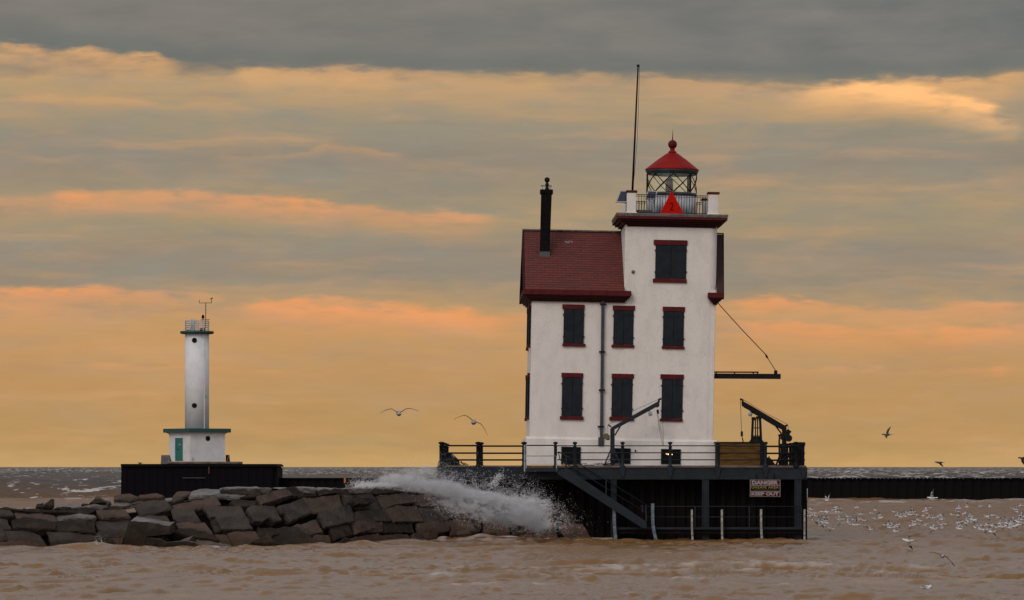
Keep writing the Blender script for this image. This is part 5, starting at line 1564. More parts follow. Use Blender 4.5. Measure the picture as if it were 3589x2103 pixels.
# zoom frame, material, slope of the stone's face, how far proud, corners
ST = [
 (Cz, 'g', .72, 0, [(-60, 490), (120, 495), (175, 560), (70, 580), (-60, 570)]),
 (Cz, 'g', .72, 0, [(-120, 585), (95, 600), (160, 715), (30, 722), (-120, 700)]),
 (Cz, 't', .72, -.1, [(200, 500), (560, 530), (690, 560), (735, 625), (640, 640), (260, 615)]),
 (Cz, 'd', .72, .05, [(150, 640), (200, 610), (440, 620), (580, 640), (690, 660), (690, 760), (440, 748), (185, 730)]),
 (Cz, 'g', .72, 0, [(50, 740), (280, 735), (500, 790), (560, 900), (605, 945), (560, 985), (130, 975), (90, 880)]),
 (Cz, 'g', .72, 0, [(-150, 740), (30, 740), (85, 880), (-10, 930), (-150, 930)]),
 (Cz, 'p', .72, .15, [(-120, 960), (130, 900), (560, 935), (590, 1030), (-120, 1030)]),
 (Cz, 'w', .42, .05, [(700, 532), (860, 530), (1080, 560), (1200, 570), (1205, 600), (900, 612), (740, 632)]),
 (Cz, 'd', .72, .05, [(690, 660), (960, 612), (1160, 602), (1195, 650), (1200, 785), (1060, 765), (800, 770), (700, 755)]),
 (Cz, 'g', .72, 0, [(605, 775), (800, 775), (1060, 790), (1215, 812), (1230, 870), (1180, 900), (960, 1000), (740, 1010), (650, 900)]),
 (Cz, 't', .72, 0, [(1220, 490), (1580, 495), (1620, 560), (1640, 590), (1300, 600), (1250, 540)]),
 (Cz, 'g', .72, 0, [(1190, 622), (1640, 612), (1580, 832), (1270, 850), (1210, 785), (1275, 745)]),
 (Cz, 't', .72, .0, [(1240, 862), (1560, 842), (1530, 1000), (1460, 1000), (1410, 872)]),
 (Cz, 'd', .72, .1, [(1100, 905), (1415, 872), (1470, 990), (1080, 1010)]),
 (Cz, 'g', .72, 0, [(1690, 440), (1780, 410), (2090, 385), (2170, 490), (1960, 542), (1780, 562)]),
 (Cz, 'g', .72, 0, [(1720, 572), (2060, 544), (2100, 560), (2150, 640), (2145, 692), (1750, 628)]),
 (Cz, 'd', .72, .15, [(600, 1000), (720, 890), (735, 1020)]),
 (Cz, 'd', .72, .1, [(450, 470), (455, 430), (540, 418), (560, 475)]),
 (Cz, 'd', .72, .2, [(560, 470), (580, 420), (640, 385), (680, 395), (672, 470)]),
 (Cz, 'd', .72, .0, [(1130, 425), (1180, 375), (1250, 380), (1340, 425)]),
 (Cz, 't', .60, .0, [(1180, 375), (1210, 325), (1260, 330), (1400, 380), (1350, 418), (1250, 380)]),
 (Cz, 't', .72, .0, [(1440, 370), (1450, 310), (1640, 300), (1760, 340), (1640, 372)]),
 (Cz, 'p', .60, .0, [(1740, 340), (1760, 298), (1990, 290), (2070, 325), (1900, 345)]),
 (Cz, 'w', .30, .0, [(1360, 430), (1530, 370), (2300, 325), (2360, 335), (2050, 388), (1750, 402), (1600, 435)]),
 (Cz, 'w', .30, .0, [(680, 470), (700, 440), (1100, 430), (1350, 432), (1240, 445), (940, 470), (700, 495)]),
 (Cz, 'd', .72, .0, [(560, 500), (700, 495), (940, 468), (1250, 440), (1565, 440), (1540, 488), (1210, 488), (1090, 540), (860, 520), (700, 525), (570, 520)]),
 (Cz, 'd', .72, .0, [(-100, 465), (150, 465), (380, 478), (560, 490), (550, 525), (260, 500), (-100, 488)]),
 (Cz, 'd', .72, -.1, [(1040, 408), (1110, 405), (1125, 425), (1035, 430)]),
 (Cz, 'd', .72, -.1, [(690, 460), (730, 440), (900, 445), (880, 462)]),
 (Cz, 'd', .72, -.2, [(285, 465), (300, 445), (330, 450), (335, 470)]),
 (Dz, 'p', .72, 0, [(20, 410), (560, 322), (615, 425), (250, 480), (50, 490)]),
 (Dz, 'g', .72, 0, [(0, 500), (285, 492), (375, 645), (90, 655), (20, 600)]),
 (Dz, 't', .72, 0, [(60, 668), (430, 652), (530, 795), (450, 805), (330, 755), (100, 750)]),
 (Dz, 'g', .72, .05, [(390, 470), (860, 460), (905, 530), (1020, 720), (640, 745), (560, 605), (500, 610)]),
 (Dz, 'd', .72, -.05, [(490, 645), (550, 618), (635, 750), (560, 775)]),
 (Dz, 'g', .72, 0, [(960, 480), (1020, 455), (1290, 455), (1385, 630), (1310, 650), (1220, 600), (1150, 650), (1050, 632)]),
 (Dz, 'd', .72, 0, [(740, 400), (770, 375), (1060, 368), (1075, 440), (830, 447)]),
 (Dz, 'p', .72, .05, [(1085, 320), (1400, 245), (1470, 255), (1520, 330), (1140, 425)]),
 (Dz, 'g', .72, 0, [(1335, 455), (1660, 345), (1700, 400), (1755, 490), (1740, 530), (1510, 630), (1450, 540), (1400, 530)]),
 (Dz, 'p', .72, 0, [(1660, 335), (1840, 335), (2120, 280), (2200, 455), (1840, 530), (1765, 510), (1745, 420)]),
 (Dz, 'g', .72, .04, [(1860, 515), (2240, 462), (2285, 590), (2285, 662), (1920, 720), (1870, 600)]),
 (Dz, 'g', .72, -.05, [(2170, 300), (2500, 290), (2490, 398), (2260, 440), (2220, 420)]),
 (Dz, 'd', .72, .35, [(2250, 430), (2290, 398), (2470, 395), (2492, 430), (2440, 465), (2270, 470)]),
 (Dz, 't', .72, 0, [(1530, 690), (1830, 630), (1910, 780), (1680, 830), (1570, 740)]),
 (Dz, 'd', .72, -.1, [(1110, 710), (1300, 705), (1520, 710), (1560, 750), (1300, 800), (1240, 860), (1150, 900)]),
 (Dz, 'p', .72, 0, [(710, 780), (860, 750), (1060, 745), (1110, 800), (1140, 890), (900, 930), (790, 935)]),
 (Dz, 't', .72, -.05, [(550, 800), (690, 795), (770, 935), (720, 955), (640, 905), (600, 860)]),
 (Dz, 't', .72, 0, [(1800, 790), (2000, 800), (2050, 950), (1950, 980), (1830, 900)]),
 (Dz, 'd', .60, .25, [(1240, 870), (1300, 800), (1420, 760), (1580, 780), (1940, 975), (1330, 1000)]),
 (Dz, 'd', .60, .35, [(1010, 990), (1130, 930), (1220, 870), (1330, 1000)]),
 (Dz, 'd', .72, -.05, [(2010, 710), (2250, 670), (2290, 790), (2200, 830), (2080, 880), (2040, 790)]),
 (Dz, 't', .72, 0, [(2280, 650), (2560, 645), (2560, 745), (2320, 785)]),
 (Dz, 'd', .72, .0, [(2080, 890), (2190, 850), (2240, 900), (2250, 965), (2070, 975)]),
 (Dz, 'd', .72, 0, [(1290, 240), (1590, 235), (1600, 330), (1530, 330), (1470, 250)]),
 (Dz, 'd', .72, 0, [(1600, 235), (1830, 225), (1830, 320), (1610, 332)]),
 (Dz, 'd', .72, 0, [(1860, 235), (2100, 225), (2520, 222), (2520, 282), (2170, 292), (2100, 275), (1900, 300)]),
 (Dz, 'd', .72, 0, [(640, 218), (1250, 210), (1390, 238), (1080, 312), (870, 322), (1030, 292), (640, 245)]),
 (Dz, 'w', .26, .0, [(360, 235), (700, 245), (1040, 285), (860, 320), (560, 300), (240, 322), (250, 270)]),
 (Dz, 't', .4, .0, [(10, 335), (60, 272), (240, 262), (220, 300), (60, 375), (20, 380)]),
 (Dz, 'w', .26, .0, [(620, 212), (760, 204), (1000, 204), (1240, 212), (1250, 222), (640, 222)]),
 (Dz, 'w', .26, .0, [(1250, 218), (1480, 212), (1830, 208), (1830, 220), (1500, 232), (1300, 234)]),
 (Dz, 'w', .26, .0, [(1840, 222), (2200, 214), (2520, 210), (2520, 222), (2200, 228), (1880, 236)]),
 (Dz, 'w', .50, .05, [(215, 850), (330, 850), (600, 900), (850, 1010), (640, 1010), (430, 1000)]),
 (Dz, 'd', .72, .1, [(20, 770), (250, 752), (420, 780), (600, 850), (600, 895), (440, 860), (250, 842), (120, 815), (20, 808)]),
 (Ez, 'g', .72, 0, [(20, 395), (150, 378), (280, 365), (330, 420), (375, 515), (140, 520), (60, 470)]),
 (Ez, 't', .72, 0, [(345, 380), (620, 365), (700, 440), (715, 470), (500, 470), (410, 492)]),
 (Ez, 't', .72, 0, [(640, 362), (920, 375), (1010, 450), (1060, 500), (790, 482), (725, 465)]),
 (Ez, 't', .72, 0, [(430, 512), (560, 478), (725, 478), (800, 635), (510, 645)]),
 (Ez, 'g', .72, 0, [(760, 500), (1060, 502), (1100, 600), (1030, 625), (820, 635)]),
 (Ez, 'g', .72, 0, [(135, 535), (400, 522), (455, 645), (115, 640)]),
 (Ez, 't', .72, 0, [(95, 652), (390, 642), (402, 735), (130, 752)]),
 (Ez, 'd', .72, 0, [(410, 658), (685, 645), (712, 740), (442, 748)]),
 (Ez, 't', .72, 0, [(740, 645), (1030, 632), (1062, 740), (770, 752)]),
 (Ez, 'p', .72, 0, [(35, 792), (360, 770), (400, 880), (60, 905)]),
 (Ez, 't', .72, -.05, [(370, 772), (650, 755), (675, 822), (600, 880), (405, 880)]),
 (Ez, 't', .72, 0, [(690, 758), (940, 748), (930, 800), (700, 835)]),
 (Ez, 't', .72, 0, [(1035, 612), (1250, 610), (1320, 720), (1072, 722)]),
 (Ez, 'p', .72, .1, [(1060, 755), (1240, 742), (1250, 775), (1060, 800)]),
 (Ez, 'p', .72, 0, [(1380, 690), (1620, 672), (1640, 772), (1560, 775), (1390, 750)]),
 (Ez, 't', .72, 0, [(1310, 762), (1530, 760), (1560, 812), (1450, 830), (1320, 800)]),
 (Ez, 'd', .72, -.1, [(1655, 680), (1870, 742), (1680, 770)]),
 (Ez, 'p', .72, .1, [(1740, 782), (1860, 770), (1890, 840), (1750, 845)]),
 (Ez, 't', .72, 0, [(1885, 760), (2100, 690), (2130, 850), (1905, 850)]),
 (Ez, 'p', .72, 0, [(2130, 642), (2360, 668), (2440, 830), (2190, 830)]),
 (Ez, 'd', .72, 0, [(2085, 430), (2180, 500), (2290, 632), (2105, 622)]),
 (Ez, 'd', .72, -.05, [(2180, 835), (2340, 838), (2350, 870), (2180, 870)]),
 (Ez, 't', .72, -.05, [(2350, 800), (2450, 800), (2530, 865), (2365, 865)]),
 (Ez, 't', .72, 0, [(1080, 512), (1330, 522), (1360, 680), (1270, 602), (1115, 598)]),
 (Ez, 'g', .72, 0, [(1350, 420), (1700, 425), (1740, 562), (1385, 560)]),
 (Ez, 't', .72, 0, [(1380, 572), (1745, 575), (1765, 662), (1400, 680)]),
 (Ez, 'g', .72, 0, [(1725, 440), (2060, 445), (2085, 600), (1765, 590)]),
 (Ez, 't', .72, 0, [(1775, 605), (2085, 622), (2095, 680), (1885, 745), (1790, 735)]),
 (Ez, 'g', .72, 0, [(935, 375), (1340, 400), (1350, 512), (1075, 500)]),
 (Ez, 'd', .72, 0, [(0, 315), (500, 308), (640, 352), (340, 370), (0, 368)]),
 (Ez, 'd', .72, .5, [(920, 875), (950, 855), (1060, 852), (1075, 870), (1000, 885)]),
]
MK = {'g': 'stone_grey', 't': 'stone_tan', 'p': 'stone_pink', 'd': 'stone_dark', 'w': 'stone_wet_sheen'}


def rough_mesh(name, rings, material, seed, cuts=2, amp=.05):
    """closed stone from a stack of rings (same count), ends filled"""
    bm = bmesh.new()
    n = len(rings[0])
    vr = [[bm.verts.new(p) for p in r] for r in rings]
    for a, b in zip(vr, vr[1:]):
        for i in range(n):
            bm.faces.new((a[i], a[(i + 1) % n], b[(i + 1) % n], b[i]))
    f1 = bm.faces.new(vr[0][::-1]); f2 = bm.faces.new(vr[-1])
    bmesh.ops.recalc_face_normals(bm, faces=bm.faces)
    bmesh.ops.triangulate(bm, faces=bm.faces[:])
    bmesh.ops.subdivide_edges(bm, edges=[e for e in bm.edges if e.calc_length() > .3], cuts=cuts, use_grid_fill=True)
    bmesh.ops.triangulate(bm, faces=bm.faces[:])
    off = Vector((seed * 3.7, seed * 1.3, seed * 2.1))
    bm.normal_update()
    for v in bm.verts:
        q = v.co * 1.1 + off
        d = mnoise.noise(q) * amp * 1.3 + mnoise.noise(q * 3.1) * amp * 1.0 + mnoise.noise(q * 8.0) * amp * .5
        v.co += v.normal * d
    me_ = bpy.data.meshes.new(name)
    bm.to_mesh(me_); bm.free()
    me_.materials.append(material)
    return me_


def stone(fr, mk, sl, proud, pts, idx):
    px = [fr(*p) for p in pts]
    cx_ = sum(p[0] for p in px) / len(px)
    # anchor on the general slope at the lower edge of the stone
    low = max(p[1] for p in px)
    base_p = slope_point(cx_, min(low, lerp(TOE, cx_) + 6))
    Yt_ = base_p.y; zt_ = base_p.z
    rr_s = random.Random(idx)
    p3 = []
    n0 = len(px)
    dense = []
    for i in range(n0):                       # split long edges so that the outline can wander
        a = px[i]; b = px[(i + 1) % n0]
        dense.append(a)
        ln = math.hypot(b[0] - a[0], b[1] - a[1])
        k = int(ln // 26)
        for j in range(1, k + 1):
            t_ = j / (k + 1)
            jx = rr_s.uniform(-1.1, 1.1)
            dense.append((a[0] + (b[0] - a[0]) * t_ - (b[1] - a[1]) / ln * jx, a[1] + (b[1] - a[1]) * t_ + (b[0] - a[0]) / ln * jx))
    for x, y in dense:
        if sl == .72:
            p3.append(slope_point(x, y))
        else:
            Y = (CZ - zt_ + sl * Yt_) / (sl + (y - HY) / F)
            p3.append(P(x, y, Y))
    c = sum(p3, Vector()) / len(p3)
    nrm = Vector((0, -sl, 1)).normalized()
    if sl == .72:
        ym = sum(q[1] for q in px) / len(px)
        nrm = (slope_point(cx_ + 12, ym) - slope_point(cx_ - 12, ym)).cross(slope_point(cx_, ym - 10) - slope_point(cx_, ym + 10)).normalized()
        if nrm.z < 0: nrm = -nrm
    tiltx, tilty = rr_s.uniform(-.05, .05), rr_s.uniform(-.05, .05)
    if sl < .6: tiltx = tilty = 0
    Rt = Matrix.Rotation(tiltx, 3, 'X') @ Matrix.Rotation(tilty, 3, 'Y')
    size = max((p - c).length for p in p3)
    th = .42
    if sl < .45: th = .22
    if mk == 'd' and size > .8 and fr is not Cz and min(p[1] for p in px) < 1716: th = .25
    def ring(k, d):
        return [Rt @ ((p - c) * k) + nrm * d for p in p3]
    pr_ = proud + rr_s.uniform(-.07, .09) * (1 if sl == .72 else 0)
    inset = min(.12, .05 / max(.2, size) + .03)
    me_ = rough_mesh('stone', [ring(.92, pr_ - th), ring(1.045, pr_ - .12), ring(1.045, pr_ - .04), ring(1.03 - inset * .8, pr_ + .01)], M[MK[mk]], idx * 1.7 + 3, 2, .045 if mk != 'd' else .06)
    link('stone', me_, mound, c - mo)


for i, (fr, mk, sl, pr0, pts) in enumerate(ST):
    stone(fr, mk, sl, pr0, pts, i)


# the two big tilted blocks at the waterline
def block(front, top, depth, mk, seed):
    f3 = []
    yref = lerp(TOEY, sum(Cz(*p)[0] for p in front) / len(front)) - .8
    for p in front:
        x, y = Cz(*p)
        z = CZ - (y - HY) * yref / F
        f3.append(P(x, y, yref + max(0, z) * .18))
    b3 = [p + Vector((random.uniform(-.1, .1) + .12, depth, top if p.z > .35 else 0)) for p in f3]
    c = sum(f3 + b3, Vector()) / (2 * len(f3))
    def sh(l, k, dy): 
        cc = sum(l, Vector()) / len(l)
        return [cc + (p - cc) * k + Vector((0, dy, 0)) - c for p in l]
    me_ = rough_mesh('stone', [sh(f3, .965, 0), sh(f3, 1, .07), sh(b3, 1, -.05), sh(b3, .95, 0)], M[MK[mk]], seed, 2, .05)
    me_.materials.append(M['stone_wet_sheen'])
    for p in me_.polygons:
        if p.normal.z > .72 and p.center.z > -.2: p.material_index = 1  # upward faces get the paler colour: sky sheen painted on
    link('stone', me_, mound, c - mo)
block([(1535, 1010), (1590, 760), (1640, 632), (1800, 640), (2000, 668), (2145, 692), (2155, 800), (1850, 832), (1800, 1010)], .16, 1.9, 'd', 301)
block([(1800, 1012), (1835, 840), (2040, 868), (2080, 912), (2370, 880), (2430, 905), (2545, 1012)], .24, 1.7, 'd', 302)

# dark rubble core that closes the joints from behind
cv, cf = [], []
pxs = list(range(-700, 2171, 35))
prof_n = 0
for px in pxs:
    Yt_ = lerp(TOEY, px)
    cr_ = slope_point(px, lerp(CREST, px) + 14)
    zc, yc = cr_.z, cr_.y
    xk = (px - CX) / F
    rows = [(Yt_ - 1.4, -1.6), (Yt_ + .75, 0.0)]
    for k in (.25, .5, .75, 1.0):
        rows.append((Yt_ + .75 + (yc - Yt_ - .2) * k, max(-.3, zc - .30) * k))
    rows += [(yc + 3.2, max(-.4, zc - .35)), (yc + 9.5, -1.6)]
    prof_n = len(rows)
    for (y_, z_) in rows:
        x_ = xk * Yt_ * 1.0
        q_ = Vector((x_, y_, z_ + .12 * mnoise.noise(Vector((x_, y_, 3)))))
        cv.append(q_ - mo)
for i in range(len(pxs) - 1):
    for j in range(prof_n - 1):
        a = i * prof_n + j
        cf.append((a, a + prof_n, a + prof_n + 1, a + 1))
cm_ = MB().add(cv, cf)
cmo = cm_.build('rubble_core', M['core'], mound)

# rough stones over the crest and the back, unseen side included
br_ = random.Random(5)
bs = []
for s in range(5):
    rings = []
    for k, d in ((.8, -.4), (1.0, -.25), (1.0, .2), (.82, .32)):
        rings.append([Vector((math.cos(a + .2 * math.sin(a * 3 + s)) * .95 * k, math.sin(a) * .7 * k, d)) for a in [R(x) for x in range(0, 360, 60)]])
    bs.append(rough_mesh('stone', rings, M[('stone_grey', 'stone_tan', 'stone_dark', 'stone_dark', 'stone_grey')[s]], 400 + s, 1, .08))
for i in range(64):
    px = br_.uniform(-400, 1900)
    cr_ = slope_point(px, lerp(CREST, px) + 16)
    link('stone', bs[i % 5], mound, Vector((cr_.x, cr_.y + br_.uniform(1.0, 4.5), cr_.z - .55 - br_.uniform(0, .3))) - mo, (br_.uniform(-.2, .2), br_.uniform(-.2, .2), br_.uniform(0, 6)))

# ================================================================== the breaking spray
sm = bpy.data.materials.new('spray droplets'); sm.use_nodes = True
sb = sm.node_tree.nodes['Principled BSDF']
sb.inputs['Base Color'].default_value = (0.82, 0.80, 0.82, 1); sb.inputs['Roughness'].default_value = .6
rs5 = np.random.RandomState(42)


def cloud(n, fn, smin, smax, Y0, dYs, name='spray', **kw):
    px, py = fn(n)
    n = len(px)
    Y = Y0 + rs5.normal(0, dYs, n) + np.interp(px, [1200, 2050], [-6.0, 4.0])
    s = .36 * smin * (smax / smin) ** (rs5.rand(n) ** 2.2)
    X = (px - CX) * Y / F; Z = CZ - (py - HY) * Y / F
    keep = Z > 0.02
    X, Y, Z, s = X[keep], Y[keep], Z[keep], s[keep]
    return np.stack([X, Y, Z], 1), s


def blob(n, cx, cy, sx, sy, slope=0.0, pw=1.0):
    a = rs5.normal(0, 1, n); b = rs5.normal(0, 1, n)
    # clumping by a noise field
    x = cx + a * sx; y = cy + b * sy + a * sx * slope
    k = vnoise(x / 17.0 + 50, y / 11.0 + 50, 300) * .5 + vnoise(x / 6.0 + 50, y / 5.0 + 50, 301) * .5
    keep = rs5.rand(n) < np.clip((k - .28) * 2.6, 0.04, 1) ** pw
    return x[keep], y[keep]


def path(n, pts, th):
    t = rs5.rand(n) * (len(pts) - 1)
    i = np.minimum(t.astype(int), len(pts) - 2); f = t - i
    p = np.array(pts)
    x = p[i, 0] * (1 - f) + p[i + 1, 0] * f; y = p[i, 1] * (1 - f) + p[i + 1, 1] * f
    up = rs5.exponential(1.0, n) * (p[i, 2] * (1 - f) + p[i + 1, 2] * f)
    x = x + rs5.normal(0, 12, n); y = y - up + rs5.normal(0, 3, n)
    k = vnoise(x / 20.0 + 50, y / 9.0 + 50, 302) * .5 + vnoise(x / 7.0 + 50, y / 5.0 + 50, 303) * .5
    keep = rs5.rand(n) < np.clip((k - .22) * 2.6, 0.05, 1)
    return x[keep], y[keep]


sets = []
# the sheet of white water running down along the crest
sets.append(cloud(62000, lambda n: path(n, [(1232, 1706, 7), (1300, 1708, 14), (1380, 1712, 30), (1450, 1724, 34), (1540, 1733, 36), (1650, 1744, 26), (1760, 1750, 22), (1860, 1760, 18), (1920, 1775, 14)], 0), .010, .045, 171, .9))
# the thick plume
sets.append(cloud(60000, lambda n: blob(n, 1760, 1790, 95, 26, .12), .012, .05, 171, .9))
sets.append(cloud(36000, lambda n: blob(n, 1850, 1800, 60, 28, .25), .012, .05, 171, .9))
sets.append(cloud(15000, lambda n: blob(n, 1660, 1760, 70, 20, .25), .012, .05, 171, .8))
sets.append(cloud(10000, lambda n: blob(n, 1890, 1842, 26, 14, -.2), .012, .045, 171, .6))
sets.append(cloud(9000, lambda n: blob(n, 1590, 1775, 50, 20, .4), .012, .045, 171, .6))
# thin veil above and in front of the deck edge
sets.append(cloud(20000, lambda n: blob(n, 1500, 1680, 80, 19, .05, .6), .008, .03, 171, 1.2))
sets.append(cloud(5000, lambda n: blob(n, 1500, 1640, 45, 18, -.25, .5), .006, .02, 171, 1.5))
# single thrown drops
sets.append(cloud(4200, lambda n: blob(n, 1680, 1690, 75, 22, .18, 2), .016, .055, 171, 1.2))
sets.append(cloud(500, lambda n: blob(n, 1738, 1680, 13, 10, -.8, .3), .03, .075, 171, .4))
sets.append(cloud(2500, lambda n: blob(n, 1860, 1725, 55, 24, .5, 2), .016, .055, 171, 1.0))
sets.append(cloud(900, lambda n: blob(n, 1912, 1800, 22, 30, 0, 1), .014, .05, 171, .8))
sets.append(cloud(500, lambda n: blob(n, 1262, 1692, 22, 8, 0, 1), .014, .05, 169, .5))
co_ = np.concatenate([a for a, b in sets]); sz = np.concatenate([b for a, b in sets])
tet = np.array([(1, 1, 1), (1, -1, -1), (-1, 1, -1), (-1, -1, 1)], float) * .58
def droplets(name, co_, sz, **kw):
    n = len(co_)
    # random orientation per drop
    A_ = rs5.rand(n) * 6.28; B_ = rs5.rand(n) * 6.28
    ca, sa, cb_, sb_ = np.cos(A_), np.sin(A_), np.cos(B_), np.sin(B_)
    V = np.repeat(tet[None], n, 0)
    x = V[..., 0] * ca[:, None] - V[..., 1] * sa[:, None]; y_ = V[..., 0] * sa[:, None] + V[..., 1] * ca[:, None]
    z = V[..., 2]
    y2 = y_ * cb_[:, None] - z * sb_[:, None]; z2 = y_ * sb_[:, None] + z * cb_[:, None]
    V = np.stack([x, y2, z2], -1) * sz[:, None, None] + co_[:, None, :]
    me_ = bpy.data.meshes.new(name)
    me_.vertices.add(4 * n); me_.vertices.foreach_set('co', V.reshape(-1).astype(np.float32))
    fidx = np.array([(0, 1, 2), (0, 3, 1), (0, 2, 3), (1, 3, 2)])
    fa_ = (fidx[None] + (np.arange(n) * 4)[:, None, None]).reshape(-1)
    me_.loops.add(len(fa_)); me_.loops.foreach_set('vertex_index', fa_.astype(np.int32))
    nf = len(fa_) // 3
    me_.polygons.add(nf)
    me_.polygons.foreach_set('loop_start', (np.arange(nf) * 3).astype(np.int32)); me_.polygons.foreach_set('loop_total', np.full(nf, 3, np.int32))
    me_.update(); me_.validate()
    me_.materials.append(sm)
    return link(name, me_, **kw)
droplets('wave_spray', co_, sz, label='white wave spray bursting over the stone mound left of the platform', cat='spray', kind='stuff')
# soft mist between the drops
gx0, gx1 = P(1180, 0, 171).x, P(1990, 0, 171).x
mist = MB().box(gx0, gx1, 161.5, 175.5, 0.05, CZ - (1560 - HY) * 171 / F)
mm = bpy.data.materials.new('spray mist'); mm.use_nodes = True
mt_ = mm.node_tree; mt_.nodes.clear()
mo_ = mt_.nodes.new('ShaderNodeOutputMaterial'); pv_ = mt_.nodes.new('ShaderNodeVolumePrincipled')
mt_.links.new(pv_.outputs[0], mo_.inputs['Volume'])
pv_.inputs['Color'].default_value = (.99, .985, .99, 1); pv_.inputs['Anisotropy'].default_value = 0.0
gtc = mt_.nodes.new('ShaderNodeTexCoord')
acc = None
def vmath(op, a, b):
    n_ = mt_.nodes.new('ShaderNodeVectorMath'); n_.operation = op
    mt_.links.new(a, n_.inputs[0]); n_.inputs[1].default_value = b
    return n_
for (px, py, sx_, sz_, dens, rot_) in ((1330, 1698, 85, 11, .9, .02), (1420, 1688, 120, 32, 1.1, .1), (1560, 1712, 140, 36, 1.2, .12), (1700, 1745, 120, 30, 1.0, .12), (1760, 1790, 150, 58, 1.2, .15), (1850, 1795, 95, 62, 1.0, .2), (1470, 1655, 90, 32, .16, -.1), (1890, 1845, 45, 26, .9, 0), (1600, 1760, 80, 34, .5, .35)):
    Yc = 171 + float(np.interp(px, [1200, 2050], [-6.0, 4.0])); k_ = Yc / F
    c = P(px, py, Yc)
    v0 = vmath('SUBTRACT', gtc.outputs['Object'], c)
    vr_ = mt_.nodes.new('ShaderNodeVectorRotate'); vr_.rotation_type = 'Y_AXIS'; mt_.links.new(v0.outputs[0], vr_.inputs[0]); vr_.inputs['Angle'].default_value = -rot_
    v1 = vmath('DIVIDE', vr_.outputs[0], (sx_ * k_, 1.3, sz_ * k_))
    ln_ = mt_.nodes.new('ShaderNodeVectorMath'); ln_.operation = 'LENGTH'; mt_.links.new(v1.outputs[0], ln_.inputs[0])
    mr_ = mt_.nodes.new('ShaderNodeMapRange'); mr_.interpolation_type = 'SMOOTHSTEP'
    mt_.links.new(ln_.outputs['Value'], mr_.inputs[0]); mr_.inputs[1].default_value = 1.0; mr_.inputs[2].default_value = .15; mr_.inputs[3].default_value = 0; mr_.inputs[4].default_value = dens
    if acc is None: acc = mr_.outputs[0]
    else:
        ad_ = mt_.nodes.new('ShaderNodeMath'); ad_.operation = 'ADD'; mt_.links.new(acc, ad_.inputs[0]); mt_.links.new(mr_.outputs[0], ad_.inputs[1]); acc = ad_.outputs[0]
mn_ = mt_.nodes.new('ShaderNodeTexNoise'); mn_.inputs['Scale'].default_value = 2.6; mn_.inputs['Detail'].default_value = 7; mn_.inputs['Roughness'].default_value = .72
mt_.links.new(gtc.outputs['Object'], mn_.inputs['Vector'])
mr2_ = mt_.nodes.new('ShaderNodeMapRange'); mt_.links.new(mn_.outputs[0], mr2_.inputs[0]); mr2_.inputs[1].default_value = .42; mr2_.inputs[2].default_value = .68; mr2_.inputs[3].default_value = 0; mr2_.inputs[4].default_value = 9.5
mu_ = mt_.nodes.new('ShaderNodeMath'); mu_.operation = 'MULTIPLY'; mt_.links.new(acc, mu_.inputs[0]); mt_.links.new(mr2_.outputs[0], mu_.inputs[1])
mt_.links.new(mu_.outputs[0], pv_.inputs['Density'])
mist.build('spray_mist', mm, None, label='soft white mist hanging in the breaking wave over the stones', cat='mist', kind='stuff')
scn.cycles.volume_step_rate = 1.0
scn.cycles.volume_max_steps = 96
s3 = [cloud(900, lambda n: blob(n, 298, 1910, 9, 12, -.3, 1), .01, .04, 160 , .3), cloud(350, lambda n: blob(n, 322, 1900, 10, 6, -.2, 1), .01, .035, 160, .3)]
c3_ = np.concatenate([a for a, b in s3]); z3_ = np.concatenate([b for a, b in s3])
c3_[:, 1] += 4.0
droplets('small_splash', c3_, z3_, label='small white splash against the stones at the left', cat='spray', kind='stuff')


